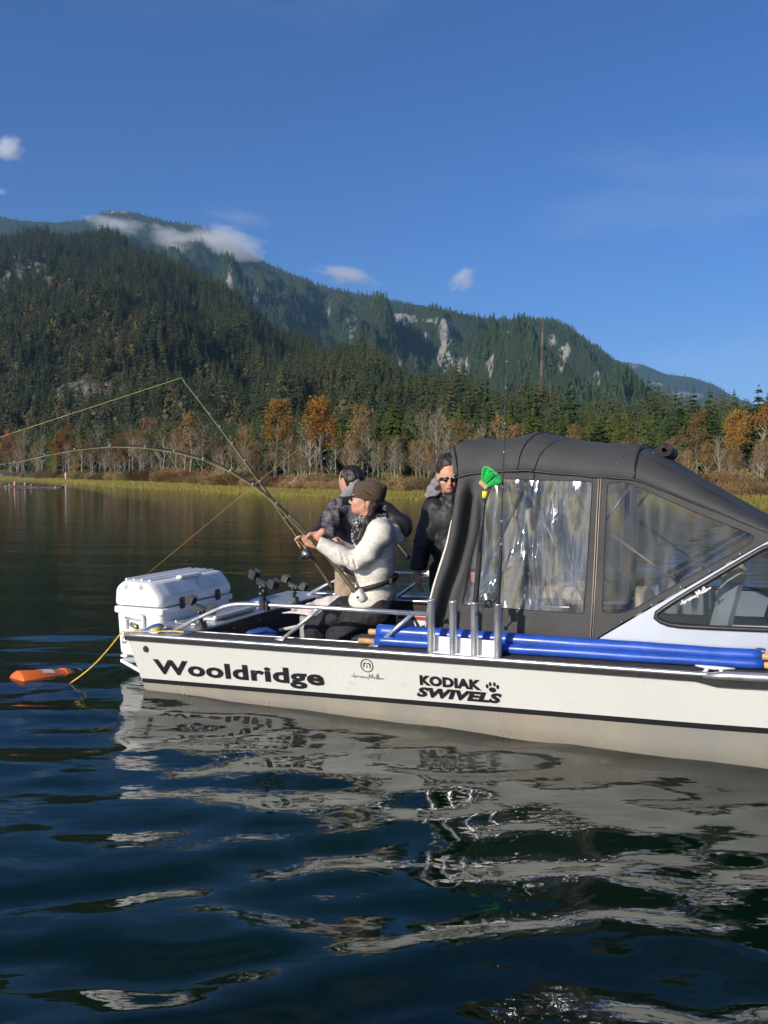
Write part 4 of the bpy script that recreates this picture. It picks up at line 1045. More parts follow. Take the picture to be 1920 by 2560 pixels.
TS = [0, .01, .025, .045, .08, .12, .17, .22, .265, .29, .32, .37, .42, .47, .515, .53, .538, .546, .56, .60, .66, .72, .8, .9, 1.0]
SS = [i / 36 for i in range(37)]
m = MB(B); rows = []
rows.append([(roof(s, 0)[0] + .012, roof(s, 0)[1], roof(s, 0)[2] - .05) for s in SS])
for t in TS: rows.append([roof(s, t) for s in SS])
m.grid([r[::-1] for r in rows]); top = m.build('canopy_top', canvas, boat, True)
md = top.modifiers.new('cloth_thickness', 'SOLIDIFY'); md.thickness = .005; md.offset = -1
def roofline(pts, r, nm, m_=pipingm):
    q = MB(B); q.tube(pts, r, 6); return q.build(nm, m_, top, True)
up = lambda p, d=.003: (p[0], p[1] - d * .6, p[2] + d)
roofline([(u, v - .006, z - .004) for u, v, z in [roof(0, t / 60) for t in range(61)]], .0065, 'edge_piping')
tk = (3.12 - 2.085) / (4.0 - 2.085)
def roof_u(s, u):
    u0 = roof(s, 0)[0]; return roof(s, (u - u0) / (4.0 - u0))
roofline([up(roof_u(s / 40, 3.12)) for s in range(41)], .005, 'seam')
roofline([up(roof_u(s / 40, 2.47 + .06 * math.sin(math.pi * s / 40))) for s in range(41)], .0028, 'seam')
roofline([up(roof_u(.115, 3.13 + .87 * i / 30)) for i in range(31)], .0035, 'seam')
roofline([up(roof(s / 40, .012)) for s in range(41)], .005, 'seam')
q = MB(B)
for s, u in ((.22, 3.19), (.03, 3.02)): q.sphere(up(roof_u(s, u), .004), .006, 6, 5)
q.sphere((2.09, .25, 1.452), .010, 8, 6); q.sphere((2.09, .25, 1.435), .008, 8, 6)
q.build('snap', chrome, top, True)
# rolled front flap on the roof: a spiral of canvas
m = MB(B); pts = []
for i in range(60):
    a = i * .36; r = .012 + .030 * i / 60
    pts.append((r * math.cos(a), r * math.sin(a)))
cu, cz = 3.235, roof_u(.5, 3.235)[2] + .040
rows = [[(cu + p[0], .72 + .02 * k + .6 * (k > 0), cz + p[1] - (.015 if k else 0)) for p in pts] for k in (0, 1)]
m.grid(rows); ro = m.build('rolled_flap', canvas, top, True); md = ro.modifiers.new('cloth_thickness', 'SOLIDIFY'); md.thickness = .004
# canopy frame inside: bows and struts
m = MB(B)
for u in (2.12, 2.48, 3.10): m.tube([(lambda p: (p[0], p[1], p[2] - .018))(roof_u(s / 24, u)) for s in range(1, 24)], .011, 8)
for v in (.30, 1.70):
    m.tube([(2.55, v, 1.46), (2.42, v, 1.2), (2.30, v, .95)], .010, 8); m.tube([(2.95, v, .55), (2.48, v, 1.45)], .009, 8); m.tube([(3.12, v, 1.42), (2.9, v, 1.1)], .009, 8); m.tube([(3.0, v, 1.12), (3.45, v, .80)], .009, 8)
m.build('canopy_frame', mat('dull_frame_tube', (.14, .15, .17), .4, metal=.5), boat, True)

# cabin side with the long gasketed window, both sides
CAB = px2([(1481, 1604), (1600, 1535), (1740, 1456), (1860, 1387), (1945, 1340)]) + [(4.15, 1.18), (4.75, .95), (5.2, .60), (5.2, .48), (4.0, .475), (3.4, .455), (2.90, .445)]
WIN_C = round_loop(px2([(1630, 1538), (1700, 1493), (1800, 1434), (1922, 1363)]) + [(4.10, 1.08), (4.55, .92), (4.72, .70), (4.3, .665)] + px2([(1920, 1572), (1760, 1565), (1672, 1560)]), .05, 6)
for sg in (0, 1):
    fl = (lambda p: (p[0], 2 * BM - p[1], p[2])) if sg else (lambda p: p)
    vv = lambda u, z: .158 + .11 * (z - .45) + inset(u) * .55
    O, I, c = ring_match(CAB, WIN_C, 160)
    m = MB(B); m.grid([[fl((p.x, vv(p.x, p.y), p.y)) for p in L] for L in (O, [o.lerp(i, .5) for o, i in zip(O, I)], I)], True)
    cab = m.build('cabin_side', cabin_paint, boat, False)
    md = cab.modifiers.new('plate', 'SOLIDIFY'); md.thickness = .006
    m = MB(B); m.tube([fl((p.x, vv(p.x, p.y) - .004, p.y)) for p in I + I[:1]], .014, 8, cap=False, flat=1.0); m.build('window_gasket', rubber, cab, True)
    m = MB(B); m.add([fl((p.x, vv(p.x, p.y) + .001, p.y)) for p in I], [tuple(range(len(I)))]); m.build('window_pane', glass, cab)
# windshield frame and dash
m = MB(B)
for z0, z1, r in ((1.10, 1.10, .02), (.62, .62, .025)):
    uu = 4.0 if z0 > 1 else 4.6
    m.tube([(uu, .26, z0), (uu, 1.74, z1)], r, 8)
for v in (.27, 1.0, 1.73): m.tube([(4.0, v, 1.12), (4.6, v, .62)], .02, 8)
m.build('windshield_frame', rubber, boat, True)
m = MB(B); m.add([(4.0, .27, 1.10), (4.0, 1.73, 1.10), (4.6, 1.73, .63), (4.6, .27, .63)], [(0, 1, 2, 3)]); m.build('windshield', glass, boat)
m = MB(B); m.box((4.15, .3, .35), (4.9, 1.7, .62), .04); m.build('dash', dark_up, boat)
m = MB(B); m.box((4.6, .35, .46), (5.3, 1.65, .52), .02); m.build('fore_deck', paint, boat)
# seats
def seat(u, v, zb, zt, w, m1, m2, name, lean=.08):
    ps = MB(B); ps.tube([(u, v, -.05), (u, v, zb - .06)], .04, 10)
    s = ps.build(name, alu, boat, True)
    b = MB(B); b.frame((u - .02, v, zb), (1, 0, 0), (0, 1, 0), (0, 0, 1), .21, w, .05, .03); b.build('seat_cushion', m1, s)
    hb_ = (zt - zb) / 2; b = MB(B); rows = []
    for i in range(13):
        t = i / 12; z = zb + (zt - zb) * t; ww = w * (1 - .0 * t) * (1 if t < .75 else math.sqrt(max(.02, 1 - ((t - .75) / .26) ** 2)))
        uc = u - .2 - lean * t
        rows.append([(uc + .045 * math.cos(a) * (1 if abs(math.cos(a)) > .01 else 0) * (1 - .3 * t), v + ww * math.copysign(abs(math.sin(a)) ** .55, math.sin(a)), z) for a in [2 * math.pi * k / 20 for k in range(20)]])
    b.grid(rows, True); b.add(rows[-1], [tuple(range(20))]); b.build('seat_back', m2, s, True)
seat(2.72, .78, .72, 1.29, .20, beige, beige, 'helm_seat')
seat(2.62, 1.40, .70, 1.22, .20, dark_up, dark_up, 'passenger_seat')
seat(3.36, .55, .55, .80, .19, dark_up, beige, 'cabin_seat', .02)
# striped seat seen in the cabin window
s0 = MB(B); s0.tube([(3.62, .6, -.05), (3.62, .6, .5)], .05, 8); fs = s0.build('striped_seat', alu, boat, True)
for k, (v0, v1, mm) in enumerate(((.38, .50, grey_up), (.50, .60, beige), (.60, .72, dark_up), (.72, .84, dark_up))):
    q = MB(B); q.frame((3.60 - .0, (v0 + v1) / 2, .76), (.97, 0, -.22), (0, 1, 0), (.22, 0, .97), .055, (v1 - v0) / 2 - .002, .215 - (.02 if k in (0, 3) else 0), .025); q.build('seat_panel', mm, fs)
m = MB(B); n = 20
m.tube([(3.86 + .06 * math.sin(2 * math.pi * k / n) , .62 + .17 * math.cos(2 * math.pi * k / n), .80 + .16 * math.sin(2 * math.pi * k / n)) for k in range(n + 1)], .013, 6, cap=False)
for k in (3, 10, 17): m.tube([(3.88, .62, .79), (3.86 + .06 * math.sin(2 * math.pi * k / n), .62 + .17 * math.cos(2 * math.pi * k / n), .80 + .16 * math.sin(2 * math.pi * k / n))], .009, 6)
m.tube([(3.88, .62, .79), (4.14, .62, .58)], .02, 8)
m.build('steering_wheel', rubber, boat, True)
# pale life jacket hung inside the aft panel
m = MB(B); rows = []
for i in range(10):
    t = i / 9; z = 1.20 - .62 * t
    rows.append([(2.36 + .05 * t + .10 * (.6 + .4 * t) * math.cos(a), .50 + .045 * math.sin(a) + .02 * math.sin(5 * t + 2 * a), z) for a in [2 * math.pi * k / 16 for k in range(16)]])
m.grid(rows, True); m.add(rows[0], [tuple(range(16))]); m.build('hanging_drape', beige, boat, True)

# ---------------- lettering and emblems on the hull
def side_pt(u, z, d=.0035): return (u, vside(z, u) - d, z)
def text_on_side(txt, u0, z0, u1, z1, hgt, mtl, parent, name, bold=.02, sx=None, shear=0.0, surf=side_pt, d=.0035):
    """letters laid along the line (u0,z0)-(u1,z1), cap height hgt"""
    cu = bpy.data.curves.new(name, 'FONT'); cu.body = txt; cu.offset = bold; cu.resolution_u = 3; cu.shear = shear; cu.space_character = 1.06
    ob = bpy.data.objects.new(name, cu); me = bpy.data.meshes.new_from_object(ob)
    bpy.data.objects.remove(ob)
    P = np.array([v.co[:] for v in me.vertices]); x0, x1 = P[:, 0].min(), P[:, 0].max()
    cap = 0.69; L = math.hypot(u1 - u0, z1 - z0); kx = L / (x1 - x0); ky = hgt / cap
    du, dz = (u1 - u0) / L, (z1 - z0) / L
    out = []
    for x, y, _ in P:
        a, b = (x - x0) * kx, y * ky
        out.append(surf(u0 + du * a - dz * b * .0, z0 + dz * a + b, d))
    m = MB(B); m.v = out; m.f = [tuple(p.vertices) for p in me.polygons]; m.m = [0] * len(m.f)
    return m.build(name, mtl, parent)
def ribbon(pts, w, surf, mtl, parent, name, d=.0035):
    """flat stroke along points (u,z) on a side surface, d proud of it"""
    m = MB(B); rows = []
    P = [Vector(p) for p in pts]
    for i, p in enumerate(P):
        t = (P[min(i + 1, len(P) - 1)] - P[max(i - 1, 0)]); t = t.normalized() if t.length > 0 else Vector((1, 0)); n = Vector((-t.y, t.x)); ww = w * (1 if 0 < i < len(P) - 1 else .5)
        rows.append([surf(*(p + n * ww / 2), d), surf(*(p - n * ww / 2), d)])
    m.grid(rows); return m.build(name, mtl, parent)
def smooth(pts, n=6):
    out = []; P = [Vector(p) for p in pts]
    for i in range(len(P) - 1):
        p0, p1, p2, p3 = P[max(i - 1, 0)], P[i], P[i + 1], P[min(i + 2, len(P) - 1)]
        for k in range(n):
            t = k / n; out.append(.5 * ((2 * p1) + (p2 - p0) * t + (2 * p0 - 5 * p1 + 4 * p2 - p3) * t * t + (3 * p1 - p0 - 3 * p2 + p3) * t ** 3))
    out.append(P[-1]); return out
text_on_side('Wooldridge', .10, .139, 1.372, .185, .092, black_vinyl, hull_o, 'lettering', .038)
text_on_side('KODIAK', 1.99, .256, 2.356, .262, .052, black_vinyl, hull_o, 'lettering', .06)
text_on_side('SWIVELS', 1.966, .184, 2.47, .196, .051, black_vinyl, hull_o, 'lettering', .062, shear=.25)
m = MB(B)
for du, dz, a, b in ((0, -.004, .021, .015), (-.030, .014, .008, .013), (-.012, .028, .0075, .013), (.012, .029, .0075, .013), (.030, .016, .008, .013)):
    pts = [side_pt(2.418 + du + a * math.cos(t), .272 + dz + b * math.sin(t)) for t in [2 * math.pi * k / 14 for k in range(14)]]; m.add(pts, [tuple(range(14))])
m.build('paw_mark', black_vinyl, hull_o)
cz0 = .337; m = MB(B)
for r0, r1 in ((.036, .041),):
    m.grid([[side_pt(1.664 + r * math.cos(t), cz0 + r * math.sin(t)) for t in [2 * math.pi * k / 32 for k in range(32)]] for r in (r0, r1)], True)
m.build('emblem_ring', black_vinyl, hull_o)
for st in ([(-.020, -.014), (-.020, .008), (-.014, .014), (-.006, .014)], [(.020, -.014), (.020, .008), (.014, .014), (.006, .014)], [(0, -.014), (0, .006)], [(-.006, .014), (.006, .014)]):
    ribbon([(1.664 + a, cz0 + b) for a, b in st], .0075, side_pt, black_vinyl, hull_o, 'emblem_letter')
# handwritten signature: one set of strokes used on hull and window
SIG = [smooth([(0, .34), (.06, .42), (.12, .46), (.22, .44)]), smooth([(.10, .85), (.09, .5), (.10, .28), (.14, .30), (.17, .5), (.18, .36), (.22, .5), (.24, .44)]),
       smooth([(.30, .48), (.26, .44), (.27, .32), (.31, .36), (.32, .5), (.33, .32), (.36, .5), (.38, .34), (.41, .5), (.42, .34), (.45, .36)]), smooth([(.50, .5), (.46, .46), (.50, .36), (.47, .28)]),
       smooth([(.53, .12), (.55, .5), (.57, .92), (.59, .5), (.61, .36), (.64, .7), (.66, .96), (.67, .5), (.68, .34)]), smooth([(.74, .5), (.70, .46), (.71, .33), (.74, .4), (.75, .34), (.78, .42), (.79, .9), (.79, .34), (.82, .36), (.84, .95), (.82, 1.0), (.84, .34), (.87, .5), (.88, .34), (.90, .44), (.93, .46), (.92, .36), (.95, .46), (.97, .38), (1.0, .5)]), smooth([(.74, .62), (.80, .66), (.86, .64)])]
def signature(u0, z0, u1, z1, hgt, w, surf, mtl, parent, d=.0035):
    L = math.hypot(u1 - u0, z1 - z0); du, dz = (u1 - u0) / L, (z1 - z0) / L
    for st in SIG: ribbon([(u0 + du * L * a - dz * hgt * (b - .4), z0 + dz * L * a + du * hgt * (b - .4)) for a, b in st], w, surf, mtl, parent, 'signature_stroke', d)
signature(1.555, .262, 1.768, .264, .044, .0032, side_pt, lettering_grey, hull_o)
cab_near = [o for o in boat.children if o.name.startswith('cabin_side')][0]
cabs = lambda u, z, d=.004: (u, .158 + .11 * (z - .45) + inset(u) * .55 - d, z)
_a, _b = px2([(1702, 1508), (1778, 1468)])
signature(_a[0], _a[1], _b[0], _b[1], .045, .0045, cabs, lettering_white, cab_near, .006)
q = px2([(1913, 1624), (1905, 1622), (1893, 1622), (1884, 1630), (1886, 1638), (1900, 1643), (1906, 1650), (1896, 1658), (1884, 1656)], .17)
ribbon(smooth(q), .012, cabs, lettering_navy, cab_near, 'script_letter', .012)
ribbon(smooth(px2([(1930, 1642), (1921, 1640), (1916, 1650), (1922, 1657), (1934, 1652)], .17)), .009, cabs, lettering_navy, cab_near, 'script_letter', .012)
# ------------------------------------------------------------------ gear on and beside the boat
def wp(x, y, Y): return tuple(at_y(x, y, Y))
def thing(name, loc, label, cat, group=None): return tag(empty(name, loc), label, cat, group)
# cooler on the swim platform
ck = thing('cooler', B(-.31, .75, .122), 'large white chest cooler with black latches on the stern platform', 'cooler')
def prof_loft(m, prof, v0, v1, bev, mid=None):
    """profile (u,z) pulled along v, ends drawn in by bev for rounded edges"""
    cu_ = sum(p[0] for p in prof) / len(prof); cz_ = sum(p[1] for p in prof) / len(prof)
    sc = lambda p, k: (p[0] + (cu_ - p[0]) * k, p[1] + (cz_ - p[1]) * k)
    rows = []
    for v, k in ((v0, .12), (v0 + bev * .3, .05), (v0 + bev, 0), ((v0 + v1) / 2, 0), (v1 - bev, 0), (v1 - bev * .3, .05), (v1, .12)):
        rows.append([(sc(p, k)[0], v, sc(p, k)[1]) for p in prof])
    m.grid(rows, True); n = len(prof); m.add(rows[0], [tuple(range(n))[::-1]]); m.add(rows[-1], [tuple(range(n))])
def rp(pts, r, n=4): return [(p.x, p.y) for p in round_loop(pts, r, n)]
bd = MB(B); prof_loft(bd, rp([(-.490, .135), (-.125, .135), (-.102, .475), (-.515, .475)], .04), .312, 1.185, .035); bd.build('body', white_pl, ck, True)
rim = MB(B); prof_loft(rim, rp([(-.528, .452), (-.092, .452), (-.092, .498), (-.528, .498)], .012), .298, 1.198, .015); rim.build('rim', white_pl, ck, True)
ld = MB(B); prof_loft(ld, rp([(-.526, .503), (-.094, .503), (-.098, .570), (-.190, .682), (-.440, .694), (-.516, .636)], .035, 5), .298, 1.198, .05)
lid = ld.build('lid', white_pl, ck, True)
q = MB(B)
for v0, v1 in ((.42, .70), (.80, 1.08)):                     # raised panels along the lid's slope
    q.add([(-.108, v0, .580), (-.108, v1, .580), (-.176, v1, .664), (-.176, v0, .664)], [(0, 1, 2, 3)])
q.v = [(u + .005, v, z + .004) for u, v, z in q.v]; q.build('slope_panel', mat('embossed_white_plastic', (.70, .70, .70), .5, bump=.004, bscale=70), lid)
q = MB(B)
for u in (-.46, -.39, -.32, -.25): q.box((u - .008, .36, .680 if u > -.4 else .676), (u + .008, 1.14, .6955 if u > -.3 else .698), .003)
q.build('lid_rib', white_pl, lid)
q = MB(B); q.box((-.215, .62, .676), (-.165, .88, .700), .008); q.build('lid_badge', white_pl, lid)
for u in (-.41, -.275):
    q = MB(B); q.sphere((u, .305, .650), (.022, .014, .026), 12, 8); q.build('lid_dimple', mat('grey_dimple', (.42, .43, .45), .6), lid, True)
for v in (.53, .98):
    lt = MB(B); lt.frame((-.090, v, .515), (1, 0, 0), (0, 1, 0), (0, 0, 1), .012, .026, .042, .008); lt.frame((-.078, v, .50), (1, 0, 0), (0, 1, 0), (0, 0, 1), .006, .017, .020, .004)
    lt.build('latch', plastic, ck)
hd = MB(B)
hd.tube([(-.405, .30, .425), (-.405, .288, .425)], .012, 8)
hd.frame((-.335, .296, .430), (1, 0, 0), (0, 1, 0), (0, 0, 1), .085, .012, .020, .006)
for u in (-.415, -.258): hd.frame((u, .296, .365), (1, 0, 0), (0, 1, 0), (0, 0, 1), .011, .012, .075, .005)
hd.tube([(-.41, .290, .320), (-.37, .284, .336), (-.30, .284, .336), (-.262, .290, .320)], .013, 8)
hd.build('handle', white_pl, ck, True)
ft = MB(B)
for u in (-.46, -.15):
    for v in (.36, 1.12): ft.box((u - .03, v - .04, .121), (u + .03, v + .04, .14), .006)
ft.build('foot', white_pl, ck)

# blue fish sling rolled on two wooden poles, lying along the side deck
sl = thing('fish_sling', B(2.7, .08, .44), 'blue vinyl sling rolled on two wooden poles along the side deck', 'sling')
def roll(name, u0, u1, v, zoff, r, seed):
    m = MB(B); pts, rs = [], []
    for i in range(49):
        u = u0 + (u1 - u0) * i / 48; pts.append((u, v + .004 * mnoise.noise(Vector((u * 2, seed, 0))), zg(u) + .004 + zoff(u) + .003 * mnoise.noise(Vector((u * 3, seed, 5)))))
        rs.append(r(u) * (1 + .04 * mnoise.noise(Vector((u * 6, seed, 1)))) * (.97 if i in (0, 48) else 1))
    m.tube(pts, rs, 18); return m.build(name, blue_vinyl, sl, True)
roll('vinyl_roll', 1.66, 3.765, .112, lambda u: .082 - .018 * (u - 1.66) / 2.1, lambda u: .043 - .010 * (u - 1.66) / 2.1, 2)
roll('vinyl_roll', 1.665, 3.775, .065, lambda u: .032, lambda u: .031 - .004 * (u - 1.66) / 2.1, 4)
for u0, u1, v, dz in ((1.60, 1.68, .112, .078), (1.555, 1.68, .062, .030), (3.75, 3.84, .110, .064), (3.76, 3.86, .065, .032)):
    m = MB(B); m.tube([(u0, v, zg(u0) + dz), (u1, v, zg(u1) + dz)], .0175, 14); m.build('pole_end', wood, sl, True)

# deck brush standing in the third tube
green = mat('green_bristles', (0.02, 0.52, 0.10), .5, var=.25, vscale=60, stretch=(1, 1, 1))
yellow = mat('yellow_plastic', (0.72, 0.70, 0.02), .4)
bt = [bp(x, y, -.03) for x, y in ((1187, 1560), (1189, 1500), (1194, 1440), (1199, 1380), (1205, 1310), (1209, 1268), (1211, 1245), (1213, 1228), (1215, 1213))]
br = thing('deck_brush', B(*bt[0]), 'deck brush with green bristles and black handle standing in a rod tube', 'brush')
m = MB(B); m.tube([bt[0], bt[1], bt[2], bt[3]], [.0145, .0165, .0165, .0155], 12); m.build('foam_grip', mat('black_foam', (.016, .016, .017), .8), br, True)
m = MB(B); m.tube([bt[3], bt[4], bt[5], bt[6]], [.0105, .010, .010, .0105], 10); m.build('handle', plastic, br, True)
m = MB(B); m.tube([bt[6], bt[7]], [.013, .016], 12); m.build('neck', yellow, br, True)
hc = Vector(bp(1212, 1212, -.03)); d = Vector((.62, 0, .72)).normalized()      # bristles point up and forward
bx_ = Vector((.74, 0, -.67)).normalized()
m = MB(B); m.frame(hc, bx_, (0, 1, 0), (.67, 0, .74), .030, .034, .013, .006); m.build('brush_block', wood, br)
m = MB(B); g = random.Random(4); ax = Vector((.67, 0, .74))
for i in range(420):
    a, b = g.uniform(-.027, .027), g.uniform(-.03, .03); p = hc + ax * .010 + bx_ * a + Vector((0, b, 0))
    e = p + (ax + bx_ * (a * 22 + g.uniform(-.06, .06)) + Vector((0, b * 13 + g.uniform(-.06, .06), 0))).normalized() * g.uniform(.070, .082)
    w = Vector((-.67, 0, .74)).normalized() * .0016
    o = len(m.v); m.v += [tuple(p - w), tuple(p + w), tuple(e + w * 1.3), tuple(e - w * 1.3)]; m.f.append((o, o + 1, o + 2, o + 3)); m.m.append(0)
b_o = m.build('bristles', green, br); b_o['kind'] = 'stuff'

# ---------------- rods
blank = mat('dark_rod_blank', (0.030, 0.028, 0.022), .28, var=.3, vscale=30, coat=.3)
cork = mat('brown_rod_grip', (0.075, 0.058, 0.036), .6, var=.3, vscale=40)
red_wrap = mat('red_thread_wrap', (.35, .02, .03), .4)
line_y = mat('yellow_green_line', (0.50, 0.52, 0.18), .4)
line_o = mat('orange_line', (0.42, 0.24, 0.06), .4)
steel = mat('reel_steel', (.34, .34, .33), .35, metal=.8, var=.1)
def catmull(pts, n=8):
    out = []; P = [Vector(p) for p in pts]
    for i in range(len(P) - 1):
        p0, p1, p2, p3 = P[max(i - 1, 0)], P[i], P[i + 1], P[min(i + 2, len(P) - 1)]
        for k in range(n):
            t = k / n; out.append(.5 * ((2 * p1) + (p2 - p0) * t + (2 * p0 - 5 * p1 + 4 * p2 - p3) * t * t + (3 * p1 - p0 - 3 * p2 + p3) * t ** 3))
    out.append(P[-1]); return out
def rod(pts, grip_n, r0, r1, rgrip, label, n_guides, group, gripm=cork, cap_r=None):
    C = catmull(pts); N = len(C); e = thing('fishing_rod', C[0], label, 'fishing rod', group)
    gi = grip_n * 8
    m = MB(); m.tube(C[:gi + 1], [rgrip * (1 - .25 * i / gi) for i in range(gi + 1)], 10); m.build('grip', gripm, e, True)
    m = MB(); m.tube(C[gi:], [r0 + (r1 - r0) * (i / (N - gi - 1)) ** .8 for i in range(N - gi)], 7); m.build('blank', blank, e, True)
    m = MB(); m.sphere(tuple(C[0]), rgrip * (cap_r or 1.25), 8, 6); m.build('butt_cap', rubber, e, True)
    L = []
    for k in range(n_guides):
        i = gi + int((N - 1 - gi) * ((k + .6) / n_guides) ** .85); i = min(i, N - 1)
        t = (C[min(i + 1, N - 1)] - C[i - 1]).normalized(); nrm = Vector((0, 0, -1)); nrm = (nrm - t * nrm.dot(t)).normalized(); sd = t.cross(nrm)
        R = .010 * (1 - .65 * k / n_guides); c = C[i] + nrm * (R + .004); L.append(c)
        m = MB(); m.tube([c + (nrm * math.cos(a) + sd * math.sin(a)) * R for a in [2 * math.pi * q / 10 for q in range(11)]], .0012, 4, cap=False); m.tube([C[i] - t * .008, C[i] + t * .008], r0 * (1 - .7 * k / n_guides), 6)
        m.build('guide', steel, e, True)
    return e, C, L
# 1 the woman's rod, bent right over to the left
R1 = [wp(897, 1490, 5.375), wp(870, 1455, 5.40), wp(833, 1409, 5.435), wp(800, 1370, 5.41), wp(760, 1325, 5.375), wp(722, 1287, 5.37), wp(680, 1247, 5.38), wp(625, 1205, 5.40), wp(560, 1167, 5.40), wp(490, 1140, 5.40), (wp(400, 1121, 5.38)), wp(300, 1113, 5.35), wp(200, 1120, 5.30), wp(100, 1139, 5.25), wp(10, 1160, 5.2)]
e1, C1, L1 = rod(R1, 5, .0085, .0022, .0165, 'long rod bent over to the left, gripped by the woman in cream', 10, 'rods in use')
# 2 the rod pointing up to the left, line bent at its tip
R2 = [wp(829, 1466, 6.00), wp(800, 1424, 6.0), wp(776, 1388, 6.0), wp(752, 1355, 6.0), wp(728, 1318, 5.98), wp(695, 1268, 5.95), wp(650, 1203, 5.93), wp(600, 1133, 5.9), wp(550, 1066, 5.88), wp(500, 1001, 5.86), wp(455, 944, 5.85)]
e2, C2, L2 = rod(R2, 4, .0075, .0026, .013, 'straight rod pointing up left with its line taut from the tip', 9, 'rods in use')
# 3 the rod under the hooded angler's arm
R3 = [wp(1020, 1392, 6.15), wp(990, 1354, 6.2), wp(950, 1304, 6.3), wp(905, 1250, 6.75), wp(852, 1188, 6.8), wp(815, 1150, 6.8), wp(785, 1128, 6.8), wp(757, 1114, 6.8)]
e3, C3, L3 = rod(R3, 2, .007, .0022, .015, 'dark rod with black butt held behind the woman', 6, 'rods in use', rubber, 1.4)
def line(pts, r, mt, parent, name='line', n=6):
    m = MB(); m.tube(pts, r, 4, cap=False); return m.build(name, mt, parent, True)
line([Vector(wp(800, 1380, 5.33))] + L1 + [Vector(C1[-1]), Vector(wp(-60, 1172, 5.15))], .0013, line_y, e1)
line([Vector(wp(772, 1385, 5.98))] + L2 + [Vector(C2[-1])], .0015, line_y, e2)
line([Vector(C2[-1]), Vector(wp(-40, 1106, 5.6))], .0016, line_y, e2)
line([Vector(C3[-1]), Vector(wp(620, 1225, 6.55)), Vector(at_z(300, 1492, .0))], .0016, line_o, e3)
# reels: round drum reels under rods 1 and 2
def drum_reel(c, t, rad, parent, face=(0, -1, 0)):
    c = Vector(c); f = Vector(face).normalized()
    m = MB(); m.tube([c - f * .028, c - f * .02, c + f * .02, c + f * .028], [rad * .85, rad, rad, rad * .85], 18); r_ = m.build('reel', plastic, parent, True)
    m = MB(); m.tube([c + f * .030, c + f * .034], [rad * .55, rad * .5], 14); m.build('side_plate', steel, r_, True)
    m = MB(); a = Vector((-.7, 0, -.4)); p = c + f * .040; m.tube([p, p + a * .055], .004, 6); m.tube([p + a * .055, p + a * .055 + f * .022], .009, 8); m.build('crank', plastic, r_, True)
    m = MB(); u_ = Vector(t).normalized(); nn = Vector((0, 0, 1)); m.frame(c + nn * rad, u_, f, u_.cross(f), .035, .010, .006, .003); m.build('reel_foot', steel, r_)
    m = MB(); m.tube([c - f * .018, c + f * .018], rad * .8, 14); m.build('spooled_line', line_y, r_, True)
drum_reel(wp(766, 1386, 5.96), Vector(C2[10]) - Vector(C2[20]), .040, e2)
drum_reel(wp(829, 1368, 5.52), Vector(C1[10]) - Vector(C1[20]), .030, e1)
# 4 spinning rod standing in the last tube
r4 = [bp(x, y, -.03) for x, y in ((1244, 1560), (1245, 1505), (1247, 1470), (1250, 1420), (1252, 1380), (1253, 1330), (1257, 1200), (1262, 1060), (1266, 920), (1269, 812))]
e4, C4, L4 = rod([B(*p) for p in r4], 4, .0062, .0022, .012, 'thin upright spinning rod standing in the tube nearest the cabin', 8, None, mat('black_eva', (.014, .014, .015), .7))
m = MB(B)
for z in (.985, 1.10): m.tube([(2.447 + (z - .8) * .02, -.03, z), (2.447 + (z - .8) * .02, -.03, z + .012)], .0085, 8)
m.build('thread_wrap', red_wrap, e4, True)
rc = Vector(bp(1218, 1497, -.05))
m = MB(B); m.tube([rc + Vector((-.006, 0, .035)), rc + Vector((-.006, 0, .028)), rc + Vector((-.003, 0, .0)), rc + Vector((0, 0, -.008))], [.017, .021, .020, .024], 14); rl = m.build('spinning_reel', steel, e4, True)
m = MB(B); m.frame(rc + Vector((.006, 0, -.028)), (1, 0, 0), (0, 1, 0), (0, 0, 1), .018, .014, .022, .008); m.tube([rc + Vector((.012, 0, -.03)), Vector(bp(1246, 1488, -.03))], [.007, .006], 8); m.build('reel_body', plastic, rl, True)
m = MB(B); m.tube([rc + Vector((-.02, -.01, .03)), rc + Vector((-.034, -.012, .012)), rc + Vector((-.028, -.012, -.008))], .003, 6); m.build('bail', steel, rl, True)
m = MB(B); m.tube([rc + Vector((0, -.01, -.035)), rc + Vector((-.045, -.03, -.075))], .004, 6); m.sphere(rc + Vector((-.05, -.032, -.08)), .012, 10, 6); m.build('crank', plastic, rl, True)

# ---------------- orange bucket on its yellow rope
orange = mat('orange_plastic', (0.62, 0.13, 0.018), .4, var=.12, vscale=8)
bu0, bu1 = Vector(at_z(36, 1723, -.055)), Vector(at_z(168, 1725, -.140))
ba = (bu1 - bu0).normalized(); L_ = (bu1 - bu0).length
bk = thing('bucket', (bu0.x, bu0.y, -.15), 'orange plastic bucket floating on its side, tied by yellow rope', 'bucket')
m = MB(); n = 28; sx = ba.cross(Vector((0, 0, 1))).normalized(); sz = sx.cross(ba)
ringp = lambda s, r: [bu0 + ba * s + (sx * math.cos(2 * math.pi * k / n) + sz * math.sin(2 * math.pi * k / n)) * r for k in range(n)]
m.grid([ringp(0, .02), ringp(0, .120), ringp(.012, .130), ringp(L_ * .5, .142), ringp(L_ * .86, .151), ringp(L_, .155), ringp(L_, .149), ringp(.03, .126), ringp(.02, .02)], True); m.build('shell', orange, bk, True)
for s in (.84, .90):
    m = MB(); m.grid([ringp(L_ * s, .151), ringp(L_ * s, .158), ringp(L_ * s + .008, .158), ringp(L_ * s + .008, .151)], True); m.build('rim_band', orange, bk, True)
